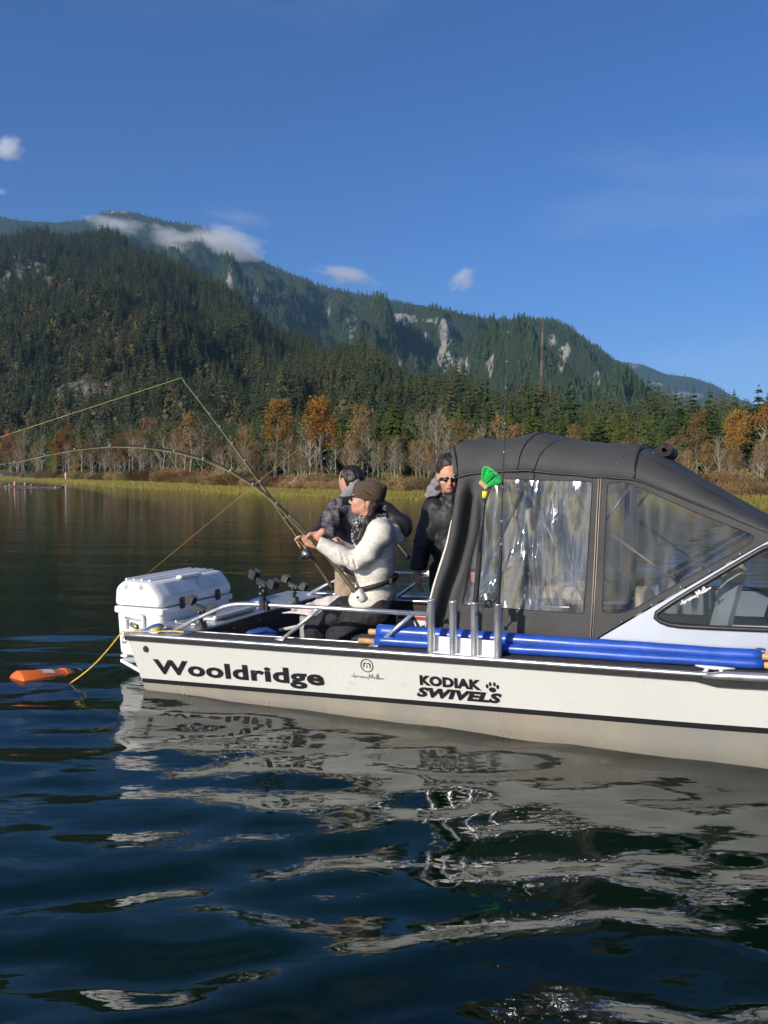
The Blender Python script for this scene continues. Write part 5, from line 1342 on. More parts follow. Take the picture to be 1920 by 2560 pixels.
m = MB(); m.grid([[bu0 + ba * s + (sx * math.cos(a) + sz * math.sin(a)) * (.134 + .022 * s / L_) for a in [1.1 + .9 * k / 8 for k in range(9)]] for s in (L_ * .40, L_ * .5, L_ * .62)]); m.build('white_print', mat('faded_white_print', (.72, .60, .50), .6), bk, True)
m = MB(); m.tube([ringp(L_ * .97, .157)[k] + ba * (.09 * math.sin(math.pi * i / 13)) for i, k in enumerate(range(1, 15))], .004, 6); m.build('bail_handle', steel, bk, True)
rope_m = mat('yellow_rope', (0.62, 0.40, 0.045), .7, var=.25, vscale=60)
pA, pB = Vector(B(-.105, -.098, .412)), Vector(at_z(174, 1709, .01))
cat = [pA.lerp(pB, i / 16) + Vector((0, 0, -.035 * math.sin(math.pi * i / 16))) for i in range(17)]
deckp = [B(.30, .03, .415), B(.20, .01, .418), B(.12, -.03, .416), B(.03, -.05, .414), B(-.05, -.08, .412)]
rope = thing('mooring_rope', pA, 'yellow rope running from the stern corner down to the orange bucket', 'rope')
m = MB(); m.tube(catmull(deckp, 4) + cat + [pB + Vector((.05, -.02, -.03))], .0052, 7); m.build('rope_run', rope_m, rope, True)
m = MB(); g = random.Random(3); m.tube([Vector(B(.10 + .03 * math.cos(a), .0 + .03 * math.sin(a), .417 + .004 * a / 3)) for a in [i * .5 for i in range(30)]], .0052, 6); m.build('knot', rope_m, rope, True)
m = MB(); pts = []
for i in range(26): t = i / 25; pts.append(pB + Vector((.02 + .35 * t + .05 * math.sin(9 * t), -.55 * t + .03 * math.cos(13 * t), -.05 - .25 * t)))
m.tube(pts, .004, 6); m.build('sunk_tail', rope_m, rope, True)

# storage box with the pink-white towel, blue bag
bxo = MB(B); bxo.box((.66, .92, -.05), (1.16, 1.42, .42), .02); bxo.build('bait_box', alu_plate, boat)
twm = mat('pale_pink_towel', (0.62, 0.54, 0.52), .9, var=.12, vscale=20, bump=.006, bscale=120)
tw = MB(B); rows = []
for i in range(40):
    a = i / 39; r = []
    for j in range(30):
        b_ = j / 29; u = .56 + .68 * a + .03 * math.sin(b_ * 9); v = .86 + .40 * b_ + .03 * math.sin(a * 11)
        n1 = mnoise.fractal(Vector((u * 6, v * 7, 1.5)), 1, 2, 3); n2 = abs(mnoise.noise(Vector((u * 9 + v * 4, v * 3 - u * 5, 4))))
        hump = math.exp(-(((u - 1.0) / .16) ** 2 + ((v - 1.02) / .14) ** 2))
        edge = min(1, 6 * min(a, 1 - a, b_, 1 - b_))
        z = .427 + edge * (.02 + .055 * abs(n1) + .05 * n2 + .085 * hump)
        if u < .66 or v < .91: z = min(z, .430 + .02 * n2)
        r.append((u, v, z))
    rows.append(r)
tw.grid(rows); two = tw.build('towel', twm, None, True); two.modifiers.new('thick', 'SOLIDIFY').thickness = .008
tag(two, 'crumpled pale pink towel spread over the bait box', 'towel')
bg = MB(B); rows = []
for i in range(9):
    t = i / 8; rows.append([(.58 + .11 * math.sin(math.pi * t) * math.cos(a) * (1 + .25 * math.sin(3 * a + 4 * t)), .55 + .10 * math.sin(math.pi * t) * math.sin(a), .30 + .07 * (1 - math.cos(math.pi * t)) / 2 + .008 * math.sin(5 * a)) for a in [2 * math.pi * k / 16 for k in range(16)]])
bg.grid(rows, True); bgo = bg.build('cloth_bag', mat('blue_cloth', (.02, .06, .26), .8, var=.3, vscale=20, bump=.005, bscale=30), None, True)
tag(bgo, 'small crumpled blue cloth behind the near rail', 'cloth bag')
q = MB(B); q.box((.46, .40, -.05), (.70, .72, .305), .02); q.build('stowage_box', carpet, boat)
# seat post the woman sits on
q = MB(B); q.tube([(1.50, .62, -.05), (1.50, .62, .36)], .035, 10); ps = q.build('fishing_seat', alu, boat, True)
q = MB(B); q.frame((1.50, .62, .385), (1, 0, 0), (0, 1, 0), (0, 0, 1), .19, .20, .03, .02); q.build('seat_cushion', dark_up, ps)

q = MB(B); q.box((1.06, 1.8585, .20), (1.36, 1.8605, .31)); stk = q.build('warning_sticker', mat('sticker_white', (.62, .62, .62), .5), boat)
q = MB(B); q.box((1.08, 1.855, .265), (1.34, 1.858, .295)); q.build('sticker_band', mat('sticker_red', (.35, .04, .04), .5), stk)
q = MB(B); q.box((1.30, 1.935, .615), (1.36, 1.965, .665), .006); q.build('rail_cap', white_pl, boat)
# ---------------- far shore: mast, floating log, post, rocks
red_steel = mat('red_mast_paint', (0.20, 0.07, 0.055), .6); white_steel = mat('white_mast_paint', (0.30, 0.24, 0.22), .6)
TY = 300.0; tb = at_y(1346, 1140, TY); tt = at_y(1358, 794, TY)
mast = thing('radio_mast', (tb.x, tb.y, ground_z(1346, TY)), 'tall red and white lattice radio mast behind the canopy', 'mast')
z0_ = mast.location.z; n_sec = 11
def mast_leg(z, k):
    t = (z - z0_) / (tt.z - z0_); c = Vector((tb.x + (tt.x - tb.x) * t, TY, z)); w = .8 * (1 - t) + .22
    a = 2 * math.pi * k / 3 + .4
    return c + Vector((math.cos(a) * w, math.sin(a) * w, 0))
for s in range(n_sec):
    m = MB(); za, zb = z0_ + (tt.z - z0_) * s / n_sec, z0_ + (tt.z - z0_) * (s + 1) / n_sec
    for k in range(3):
        m.tube([mast_leg(za, k), mast_leg(zb, k)], .045, 5)
        for h in range(4):
            q0, q1 = za + (zb - za) * h / 4, za + (zb - za) * (h + 1) / 4
            m.tube([mast_leg(q0, k), mast_leg(q1, (k + 1) % 3)], .03, 4); m.tube([mast_leg(q1, k), mast_leg(q1, (k + 1) % 3)], .03, 4)
    m.build('mast_section', red_steel if s % 2 == 0 else white_steel, mast)
m = MB(); p0, p1 = at_y(1381, 1150, 260), at_y(1375, 955, 260); m.tube([(p0.x, 260, ground_z(1380, 260)), p1], [.09, .05], 6)
m2 = m.build('thin_mast', mat('grey_mast', (.16, .16, .16), .6), None, True); tag(m2, 'thin dark pole mast just right of the radio mast', 'mast')

lg = at_z(60, 1217, 0); fl_ = thing('floating_log', (lg.x, lg.y, 0), 'dark half sunk log with pale stubs floating at the left edge', 'log')
wet_bark = mat('wet_bark', (0.03, 0.024, 0.018), .6, var=.4, vscale=4, bump=.05, bscale=6); pale_snag = mat('pale_driftwood', (0.26, 0.20, 0.15), .85, var=.3, vscale=6)
g = random.Random(12); m = MB()
l0, l1 = at_z(-60, 1217, .02), at_z(157, 1219, .0)
m.tube([l0.lerp(l1, i / 14) + Vector((0, g.uniform(-.08, .08), g.uniform(-.03, .06))) for i in range(15)], [.25 * (1 - .5 * i / 14) * g.uniform(.8, 1.2) for i in range(15)], 9); m.build('trunk', wet_bark, fl_, True)
for px_, hgt, lean, mm in ((18, .35, .1, pale_snag), (30, .55, -.5, pale_snag), (40, 1.0, .05, mat('pinkish_stub', (.50, .24, .18), .8)), (66, .8, .05, pale_snag), (78, .5, .7, pale_snag), (100, .35, 0, wet_bark), (128, .28, .1, pale_snag), (140, .2, .1, pale_snag)):
    hgt *= .7; b0 = l0.lerp(l1, (px_ + 60) / 217.0); m = MB(); m.tube([b0, b0 + Vector((lean * hgt * .6, 0, hgt * .55)), b0 + Vector((lean * hgt, 0, hgt))], [.20, .17, .13 + .05 * (hgt > .7)], 8); m.build('stub', mm, fl_, True)
pY = shore_y(165) + 12; pz = ground_z(165, pY); m = MB(); pp = (165 - 960) / F * pY; m.tube([(pp, pY, pz - .3), (pp, pY, pz + 1.6), (pp, pY, pz + 1.65)], [.16, .16, .1], 8)
po = m.build('marker_post', mat('white_post', (.62, .58, .50), .8), None, True); tag(po, 'single pale post standing in the shore grass at left', 'post')
sy = shore_y(735) + 11; m = MB(); xx = (735 - 960) / F * sy; m.tube([(xx - .5, sy, .4), (xx, sy, .8), (xx + .35, sy, 1.35)], [.16, .22, .1], 7); m.sphere((xx - .1, sy, .7), (.4, .25, .25), 8, 6)
so = m.build('driftwood_stump', pale_snag, None, True); tag(so, 'pale driftwood stump in the scrub right of the crossed rods', 'stump')
stone = mat('shore_stone', (0.14, 0.135, 0.125), .9, var=.3, vscale=3, bump=.05, bscale=4)
for i in range(5):
    px_ = rng.uniform(-20, 45); Yr = shore_y(px_) + rng.uniform(1, 14); r = rng.uniform(.5, 1.3); m = MB(); X_ = (px_ - 960) / F * Yr
    m.sphere((X_, Yr, ground_z(px_, Yr) + r * .3), (r * rng.uniform(.8, 1.6), r, r * rng.uniform(.6, 1.0)), 9, 6)
    m.v = [(a + .15 * r * mnoise.noise(Vector((a * 2, b, c * 2))), b, c + .2 * r * mnoise.noise(Vector((a, b * 2, c * 3)))) for a, b, c in m.v]
    o_ = m.build('boulder', stone, None, False); tag(o_, 'grey boulder on the bank at the left edge', 'boulder', 'boulders on the left bank')
bank = MB(); rows = []
for i, (s, zz) in enumerate(((14, .2), (16, 1.6), (20, 2.3), (30, 2.4), (45, 1.4))):
    rows.append([((px_ - 960) / F * (shore_y(px_) + s), shore_y(px_) + s + mnoise.noise(Vector((px_ * .1, i, 0))) * 1.5, zz * (1 if px_ < 95 else max(0.05, 1 - (px_ - 95) / 50)) * (1 + .25 * mnoise.noise(Vector((px_ * .07, i * .7, 2))))) for px_ in range(-260, 160, 6)])
bank.grid(rows); bo = link_mesh('earth_bank', bank.v, bank.f, mat('dark_earth', (.022, .019, .014), .95, var=.4, vscale=.6, bump=.2, bscale=1.2)); tag(bo, 'dark undercut earth bank at the left edge of the shore', 'bank', kind='structure')
# ------------------------------------------------------------------ people: distance fields of tapered limbs, meshed as one surface
class Field:
    def __init__(s, lo, hi, h):
        s.lo, s.h = np.array(lo, float), h
        n = np.ceil((np.array(hi, float) - s.lo) / h).astype(int) + 1
        s.n = n; s.d = np.full(n, 1.0, dtype=np.float32)
        s.ax = [s.lo[i] + h * np.arange(n[i]) for i in range(3)]
    def _sub(s, lo, hi):
        a = np.clip(((np.array(lo) - s.lo) / s.h).astype(int), 0, s.n - 1); b = np.clip(np.ceil((np.array(hi) - s.lo) / s.h).astype(int) + 1, 1, s.n)
        sl = tuple(slice(a[i], max(b[i], a[i] + 1)) for i in range(3))
        g = np.meshgrid(*[s.ax[i][sl[i]] for i in range(3)], indexing='ij')
        return sl, np.stack(g, -1)
    def _merge(s, sl, e, k, sub=False):
        d = s.d[sl]
        if sub: s.d[sl] = np.maximum(d, -e); return
        hh = np.clip(.5 + .5 * (d - e) / max(k, 1e-6), 0, 1)
        s.d[sl] = d * (1 - hh) + e * hh - k * hh * (1 - hh)
    def cap(s, a, ra, b, rb, k=.02, sub=False, sq=None):
        a, b = np.array(a, float), np.array(b, float); R = max(ra, rb) + k + 3 * s.h
        sl, P = s._sub(np.minimum(a, b) - R, np.maximum(a, b) + R)
        ab = b - a; t = np.clip(((P - a) @ ab) / max(ab @ ab, 1e-9), 0, 1)
        D = P - (a + t[..., None] * ab)
        if sq is not None: D = D / np.array(sq)
        s._merge(sl, np.linalg.norm(D, axis=-1) - (ra + (rb - ra) * t), k, sub)
    def chain(s, pts, rs, k=.02, sq=None):
        for i in range(len(pts) - 1): s.cap(pts[i], rs[i], pts[i + 1], rs[i + 1], k, sq=sq)
    def ell(s, c, r, k=.02, rot=None, sub=False):
        c, r = np.array(c, float), np.array(r, float); R = r.max() + k + 3 * s.h
        sl, P = s._sub(c - R, c + R); D = P - c
        if rot is not None: D = D @ np.array(rot.to_matrix())
        q = np.linalg.norm(D / r, axis=-1); s._merge(sl, (q - 1) * r.min() * np.clip(1, 0, 1), k, sub)
    def cut(s, p, n):                         # keep the side the normal points away from
        g = np.meshgrid(*s.ax, indexing='ij'); P = np.stack(g, -1)
        s.d = np.maximum(s.d, ((P - np.array(p, float)) @ np.array(n, float)).astype(np.float32))
    def wrinkle(s, amp, sc, seed, aniso=(1, 1, 1)):
        g = np.meshgrid(*s.ax, indexing='ij'); r = np.random.default_rng(seed)
        X, Y, Z = [g[i] * sc * aniso[i] for i in range(3)]
        w = np.zeros_like(X)
        for o in range(3):
            a = r.normal(0, 1, (4, 3)); ph = r.uniform(0, 6.28, 4); f = 1.7 ** o
            wx = X + .8 * np.sin(Y * f * .7 + ph[0]); wy = Y + .8 * np.sin(Z * f * .8 + ph[1]); wz = Z + .8 * np.sin(X * f * .6 + ph[2])
            for q in range(3): w += np.sin(f * (a[q, 0] * wx + a[q, 1] * wy + a[q, 2] * wz) + ph[q]) / f / 3
        s.d += (amp * (np.abs(w) ** 1.3 - .45)).astype(np.float32) * (np.abs(s.d) < .06)
    def mesh(s):
        d = s.d; nx, ny, nz = d.shape; ins = d < 0
        cs = (nx - 1, ny - 1, nz - 1); acc = np.zeros(cs + (3,)); cnt = np.zeros(cs)
        sl = lambda o: tuple(slice(o[i], o[i] + cs[i]) for i in range(3))
        for ax in range(3):
            o1, o2 = [i for i in range(3) if i != ax]
            for a in (0, 1):
                for b in (0, 1):
                    p = [0, 0, 0]; p[o1], p[o2] = a, b; q = list(p); q[ax] = 1
                    da, db = d[sl(p)], d[sl(q)]; cr = (da < 0) != (db < 0)
                    t = np.where(cr, da / np.where(cr, da - db, 1), 0)
                    v = np.zeros(cs + (3,)); v[..., o1] = a; v[..., o2] = b; v[..., ax] = t
                    acc += v * cr[..., None]; cnt += cr
        act = cnt > 0; idx = np.full(cs, -1); idx[act] = np.arange(act.sum())
        V = (np.argwhere(act) + acc[act] / cnt[act][:, None]) * s.h + s.lo
        Fs = []
        for ax in range(3):
            o1, o2 = (ax + 1) % 3, (ax + 2) % 3
            a = [slice(None)] * 3; b = [slice(None)] * 3; a[ax] = slice(0, -1); b[ax] = slice(1, None)
            ia, ib = ins[tuple(a)], ins[tuple(b)]; E = np.argwhere(ia != ib)
            E = E[(E[:, o1] > 0) & (E[:, o2] > 0) & (E[:, o1] < cs[o1]) & (E[:, o2] < cs[o2])]
            def cell(d1, d2):
                q = E.copy(); q[:, o1] -= d1; q[:, o2] -= d2; return idx[q[:, 0], q[:, 1], q[:, 2]]
            Q = np.stack([cell(1, 1), cell(0, 1), cell(0, 0), cell(1, 0)], 1)
            fl = ia[E[:, 0], E[:, 1], E[:, 2]]; Q[~fl] = Q[~fl][:, ::-1]; Fs.append(Q)
        return V, np.concatenate(Fs)
    def build(s, name, mtl, parent, relax=1, pick=None):
        V, Q = s.mesh()
        for _ in range(relax):                # light smoothing
            A = np.zeros_like(V); c = np.zeros(len(V))
            for i in range(4):
                j = (i + 1) % 4; np.add.at(A, Q[:, i], V[Q[:, j]]); np.add.at(A, Q[:, j], V[Q[:, i]]); np.add.at(c, Q[:, i], 1); np.add.at(c, Q[:, j], 1)
            V = V * .5 + (A / np.maximum(c, 1)[:, None]) * .5
        base = Vector((0, 0, 0)); q = parent
        while q is not None: base += q.location; q = q.parent
        o = link_mesh(name, V - np.array(base), Q, mtl, parent, True)
        if pick is not None:
            C = V[Q].mean(1); o.data.polygons.foreach_set('material_index', pick(C).astype(np.int32))
        return o

skin = mat('skin', (0.50, 0.255, 0.175), .5, var=.10, vscale=30, spec=.35)
lips = mat('lips', (0.42, 0.15, 0.12), .45)
cream = mat('cream_fleece', (0.62, 0.59, 0.51), .95, var=.16, vscale=55, bump=.002, bscale=140, col2=(0.70, 0.67, 0.59))
black_cloth = mat('black_cloth', (0.012, 0.012, 0.014), .8, var=.2, vscale=20, bump=.002, bscale=60)
jacket_blk = mat('black_shell_jacket', (0.013, 0.013, 0.016), .55, var=.2, vscale=9, bump=.003, bscale=25, spec=.4)
khaki = mat('khaki_cloth', (0.34, 0.26, 0.19), .85, var=.15, vscale=12, bump=.003, bscale=50)
grey_knit = mat('grey_heather', (0.19, 0.19, 0.20), .9, var=.06, vscale=60, bump=.0008, bscale=120)
hairm = mat('dark_brown_hair', (0.018, 0.010, 0.007), .45, var=.4, vscale=30, stretch=(3, 3, .6), bump=.004, bscale=60)
lens = mat('dark_lens', (0.006, 0.006, 0.008), .06, spec=.8); frame_m = mat('dark_frame', (0.012, 0.010, 0.010), .3)
beanie_m = mat('brown_knit', (0.085, 0.055, 0.036), .9, var=.15, vscale=40)
def ribbed(m, scale, dist, axis='Z', rot=(0, 0, 0)):
    nd, lk = m.node_tree.nodes, m.node_tree.links; b = nd['Principled BSDF']
    tc = nd.new('ShaderNodeTexCoord'); mp = nd.new('ShaderNodeMapping'); mp.inputs['Rotation'].default_value = rot
    w = nd.new('ShaderNodeTexWave'); w.bands_direction = axis; w.inputs['Scale'].default_value = scale; w.inputs['Distortion'].default_value = 2.2; w.inputs['Detail'].default_value = 2
    bm = nd.new('ShaderNodeBump'); bm.inputs['Distance'].default_value = dist
    lk.new(tc.outputs['Object'], mp.inputs['Vector']); lk.new(mp.outputs['Vector'], w.inputs['Vector']); lk.new(w.outputs['Fac'], bm.inputs['Height']); lk.new(bm.outputs['Normal'], b.inputs['Normal'])
ribbed(beanie_m, 30, .005, 'Z', (0, -.55, 0))
def patchy(name, cols, sc, rough=.75, dist=1.5):
    m = bpy.data.materials.new(name); m.use_nodes = True; nd, lk = m.node_tree.nodes, m.node_tree.links; b = nd['Principled BSDF']; b.inputs['Roughness'].default_value = rough
    tc = nd.new('ShaderNodeTexCoord'); no = nd.new('ShaderNodeTexNoise'); no.inputs['Scale'].default_value = sc; no.inputs['Detail'].default_value = 3; no.inputs['Distortion'].default_value = dist
    cr = nd.new('ShaderNodeValToRGB'); cr.color_ramp.interpolation = 'CONSTANT'
    while len(cr.color_ramp.elements) < len(cols): cr.color_ramp.elements.new(.5)
    for e, (p, c) in zip(cr.color_ramp.elements, cols): e.position = p; e.color = tuple(c) + (1,)
    lk.new(tc.outputs['Object'], no.inputs['Vector']); lk.new(no.outputs['Fac'], cr.inputs['Fac']); lk.new(cr.outputs['Color'], b.inputs['Base Color'])
    return m
camo = patchy('dark_camouflage', [(0, (.020, .018, .022)), (.42, (.075, .064, .076)), (.53, (.11, .098, .11)), (.60, (.22, .20, .205)), (.64, (.045, .04, .046))], 11)
scarf_m = patchy('patterned_scarf', [(0, (.010, .011, .011)), (.47, (.02, .03, .028)), (.53, (.34, .38, .36)), (.58, (.012, .014, .013)), (.66, (.12, .14, .08))], 38, .85, .5)

def fist(f, c, axis, to_wrist, k=.006, s=1.0, hold=.014, thumb=True):
    """closed hand round a bar: c on the bar, axis along it, to_wrist points from the bar to the wrist"""
    c, ax, w = Vector(c), Vector(axis).normalized(), Vector(to_wrist); w = (w - ax * w.dot(ax)).normalized(); n = ax.cross(w)
    f.cap(c + w * (.034 * s) + ax * .022 * s, .019 * s, c + w * (.034 * s) - ax * .026 * s, .018 * s, .014)
    f.cap(c + w * .045 * s, .024 * s, c + w * .085 * s, .024 * s, .02)
    for i, (o, ln) in enumerate(((.032, .95), (.011, 1.0), (-.010, .97), (-.030, .85))):
        p = []
        for a in (25, 75, 130, 185, 235):
            t = math.radians(a * ln); R = (hold + .009) * s
            p.append(c + ax * o * s + (w * math.cos(t) + n * math.sin(t)) * (R + (.010 * s if a == 25 else 0)))
        f.chain(p, [.0105 * s, .0105 * s, .0098 * s, .0092 * s, .008 * s], .003)
    if thumb:
        p = [c + w * .035 * s + ax * .030 * s - n * .008 * s, c + w * .012 * s + ax * .046 * s - n * .022 * s, c - w * .014 * s + ax * .044 * s - n * .018 * s, c - w * .026 * s + ax * .036 * s]
        f.chain(p, [.0125 * s, .0115 * s, .0105 * s, .009 * s], .005)
def head_prims(f, W, fx, fz=1.0):
    """W(a,b,c): a towards the face, b to the person's side, c up, metres from head centre"""
    pass

# ---------------- 1: seated woman in cream fleece (profile, facing left)
YW = 5.56
w_ = lambda x, y, dy=0.0: np.array(at_y(x, y, YW + dy))
wom = thing('person', (w_(925, 1640)[0], YW, -.05), 'seated person in cream hooded fleece, brown beanie and sunglasses gripping a rod', 'person')
f = Field(w_(735, 1190, 0) * 0 + np.array([w_(735, 1700)[0], YW - .42, -.06]), np.array([w_(1010, 1200)[0], YW + .42, 1.46]), .0065)
# head
f.ell(w_(920, 1238), (.092, .074, .098), .01); f.ell(w_(903, 1254), (.062, .060, .082), .02)
f.ell(w_(894, 1270), (.036, .042, .036), .02); f.ell(w_(889, 1277), (.020, .024, .018), .012)
for sg in (-1, 1):
    f.cap(w_(893, 1276, .022 * sg), .018, w_(919, 1263, .050 * sg), .024, .02)
    f.ell(w_(891, 1258, .030 * sg), (.026, .024, .026), .015); f.ell(w_(921, 1256, .073 * sg), (.017, .009, .028), .006); f.ell(w_(884, 1240, .026 * sg), (.014, .02, .010), .01)
f.chain([w_(883, 1243), w_(878, 1250), w_(874.5, 1255)], [.0075, .0095, .0105], .008); f.ell(w_(878, 1257), (.011, .016, .007), .006)
f.ell(w_(881, 1265.5), (.0085, .019, .0055), .006); f.ell(w_(882, 1269.5), (.0085, .017, .0055), .006); f.ell(w_(886, 1262), (.012, .022, .012), .01)
f.cap(w_(916, 1272), .050, w_(932, 1318), .056, .03)
# trunk and limbs under the clothes
f.chain([w_(935, 1320), w_(943, 1380), w_(940, 1450), w_(938, 1515)], [.085, .105, .10, .115], .04)
f.cap(w_(945, 1330, -.14), .05, w_(930, 1330, .14), .05, .04)
near_arm = [w_(951, 1330, -.165), w_(893, 1404, -.19), w_(806, 1363, -.20)]; far_arm = [w_(925, 1330, .165), w_(895, 1398, .20), w_(852, 1366, .08)]
f.chain(near_arm, [.045, .036, .026], .02); f.chain(far_arm, [.045, .036, .026], .02)
far_leg = [w_(930, 1520, .10), w_(787, 1578, .12), w_(800, 1725, .12)]; near_leg = [w_(942, 1528, -.10), w_(846, 1596, -.10), w_(860, 1745, -.10)]
f.chain(far_leg, [.075, .05, .036], .02); f.chain(near_leg, [.075, .05, .036], .02)
# hands: near fist on the grip of rod 1, far fist at the reel crank
rd = Vector(w_(722, 1287)) - Vector(w_(800, 1370))
c1 = Vector(at_y(783, 1351, 5.396)); fist(f, c1, rd, Vector((.9, .0, -.35)))
f.cap(np.array(c1) + np.array([.075, .0, -.03]), .024, near_arm[2], .026, .02)
c2 = Vector(at_y(839, 1352, 5.60)); fist(f, c2, Vector((.6, -.8, .2)), Vector((.8, .3, -.55)), hold=.008, s=.92); f.cap(np.array(c2) + np.array([.04, .01, -.03]), .021, far_arm[2], .024, .02)
for l in (far_leg, near_leg): f.cap(l[2], .04, l[2] + np.array([-.10, 0, -.035]), .028, .02)
lipc = w_(881, 1267.5)
f.build('body', [skin, lips], wom, 1, lambda C: ((np.abs(C[:, 2] - lipc[2]) < .009) & (C[:, 0] < lipc[0] + .006) & (np.abs(C[:, 1] - lipc[1]) < .022)).astype(int))
# fleece
f = Field(np.array([w_(780, 1300)[0], YW - .36, w_(900, 1535)[2]]), np.array([w_(1016, 1300)[0], YW + .38, w_(900, 1288)[2]]), .007)
f.ell(w_(945, 1352), (.128, .168, .150), .04); f.ell(w_(938, 1420), (.140, .170, .150), .06); f.ell(w_(938, 1485), (.148, .180, .115), .05); f.ell(w_(910, 1505), (.10, .16, .055), .05)
f.cap(w_(950, 1330, -.13), .085, w_(930, 1330, .13), .085, .05)
f.chain([w_(948, 1336, -.15), w_(920, 1378, -.195), w_(893, 1403, -.20), w_(850, 1388, -.20), w_(797, 1358, -.20)], [.082, .068, .062, .054, .043], .03)
f.chain([w_(925, 1336, .15), w_(897, 1396, .20), w_(852, 1366, .08)], [.08, .062, .040], .03)
# hood lying on the back, collar
f.chain([w_(928, 1316, -.085), w_(958, 1312, -.075), w_(982, 1328, -.04), w_(999, 1345, -.02)], [.036, .044, .042, .024], .03)
f.chain([w_(928, 1316, .085), w_(958, 1312, .075), w_(982, 1328, .04), w_(999, 1345, .0)], [.036, .044, .042, .024], .03)
f.chain([w_(928, 1316, -.085), w_(903, 1330, -.06), w_(893, 1352, -.02)], [.034, .028, .02], .02)
f.cap(w_(925, 1268), .052, w_(932, 1335), .066, .005, sub=True)
f.wrinkle(.011, 9, 4, (1, .6, 1.6)); f.wrinkle(.002, 24, 9)
# creases pulled across the sleeve
for i, t in enumerate((.12, .28, .45, .62)):
    p = w_(893, 1408, -.20) * (1 - t) + w_(800, 1360, -.20) * t; f.cap(p + np.array([.0, -.075, .055]), .010, p + np.array([.028, -.055, -.05]), .006, .01, sub=True)
f.cut(w_(938, 1521), (0.0, 0, -1)); f.cut(w_(796, 1358, -.2), (-.92, 0, .40))
f.build('fleece', cream, wom, 1)
# trousers
f = Field(np.array([w_(755, 1700)[0], YW - .3, -.06]), np.array([w_(1000, 1700)[0], YW + .32, w_(900, 1478)[2]]), .0085)
f.ell(w_(945, 1520), (.135, .185, .10), .04)
f.chain([w_(930, 1516, .10), w_(860, 1530, .11), w_(790, 1574, .12), w_(788, 1610, .12), w_(802, 1722, .12)], [.105, .098, .078, .074, .062], .03)
f.chain([w_(942, 1525, -.10), w_(890, 1553, -.10), w_(846, 1594, -.10), w_(846, 1630, -.1), w_(862, 1742, -.10)], [.105, .098, .08, .075, .062], .03)
f.wrinkle(.010, 20, 14); f.build('trousers', black_cloth, wom, 1)
for l in (far_leg, near_leg):
    f = Field(l[2] + np.array([-.2, -.1, -.09]), l[2] + np.array([.1, .1, .1]), .008); f.cap(l[2] + np.array([0, 0, .03]), .055, l[2] + np.array([0, 0, -.02]), .05, .01); f.cap(l[2] + np.array([0, 0, -.025]), .045, l[2] + np.array([-.13, 0, -.035]), .036, .02)
    f.build('boot', rubber, wom)
# beanie
f = Field(np.array([w_(868, 1220)[0], YW - .13, w_(900, 1290)[2]]), np.array([w_(980, 1220)[0], YW + .13, w_(900, 1190)[2]]), .005)
f.ell(w_(914, 1234), (.092, .086, .086), .02); f.ell(w_(932, 1234), (.088, .092, .090), .03); f.ell(w_(950, 1226), (.040, .05, .040), .02); f.ell(w_(961, 1218), (.017, .035, .022), .01)
for x0, y0, x1, y1 in ((900, 1206, 955, 1238), (893, 1215, 950, 1252), (912, 1202, 962, 1228)):
    for sg in (-1, 1): f.cap(w_(x0, y0, -.085 * sg), .004, w_(x1, y1, -.09 * sg), .004, .01, sub=True)
pa, pb = w_(880, 1233), w_(943, 1271); dd = pb - pa; nrm = np.array([dd[2], 0, -dd[0]]); nrm /= np.linalg.norm(nrm); nrm *= -1 if nrm[2] > 0 else 1
f.cut(pa, nrm); f.build('beanie', beanie_m, wom, 1)
# sunglasses
m = MB()
for sg in (-1, 1):
    m.frame(w_(883.5, 1246, .030 * sg), Vector((.35, sg * -.5, 0)).normalized().cross(Vector((0, 0, 1))) * -1, (0, 0, 1), Vector((.95, sg * .3, 0)).normalized(), .026, .019, .004, .003)
gl_ = m.build('sunglasses', lens, wom)
m = MB()
for sg in (-1, 1):
    m.tube([w_(882, 1240, .05 * sg), w_(890, 1241, .066 * sg), w_(919, 1249, .082 * sg)], [.006, .006, .004], 6)
m.tube([w_(881, 1241, -.055), w_(880, 1240, 0), w_(881, 1241, .055)], .0045, 6); m.build('frame', frame_m, gl_, True)
# hair: plait over the front of the shoulder, wisps by the ear
f = Field(np.array([w_(868, 1240)[0], YW - .25, w_(900, 1372)[2]]), np.array([w_(960, 1240)[0], YW + .14, w_(900, 1244)[2]]), .006)
f.chain([w_(934, 1264, -.07), w_(928, 1285, -.10), w_(916, 1305, -.14), w_(905, 1328, -.165), w_(896, 1348, -.17), w_(890, 1362, -.165)], [.03, .026, .022, .022, .018, .007], .01)
f.ell(w_(938, 1262), (.055, .08, .045), .02); f.wrinkle(.006, 50, 3); f.build('hair', hairm, wom)
m = MB(); m.tube([w_(911, 1250, -.073), w_(912, 1262, -.074), w_(909, 1272, -.068)], [.003, .002, .001], 5); m.build('loose_strand', hairm, wom, True)
# scarf
f = Field(np.array([w_(868, 1240)[0], YW - .20, w_(900, 1372)[2]]), np.array([w_(975, 1240)[0], YW + .18, w_(900, 1262)[2]]), .006)
for k in range(14):
    a0, a1 = 2 * math.pi * k / 14, 2 * math.pi * (k + 1) / 14; pt = lambda a: w_(926, 1298 - 11 * math.cos(a) * .8) + np.array([.088 * math.cos(a), .10 * math.sin(a), .01 * math.sin(2 * a)])
    f.cap(pt(a0), .032, pt(a1), .032, .01)
f.chain([w_(898, 1308, -.07), w_(890, 1330, -.10), w_(886, 1352, -.10)], [.03, .026, .018], .02); f.wrinkle(.012, 30, 6); f.build('scarf', scarf_m, wom)
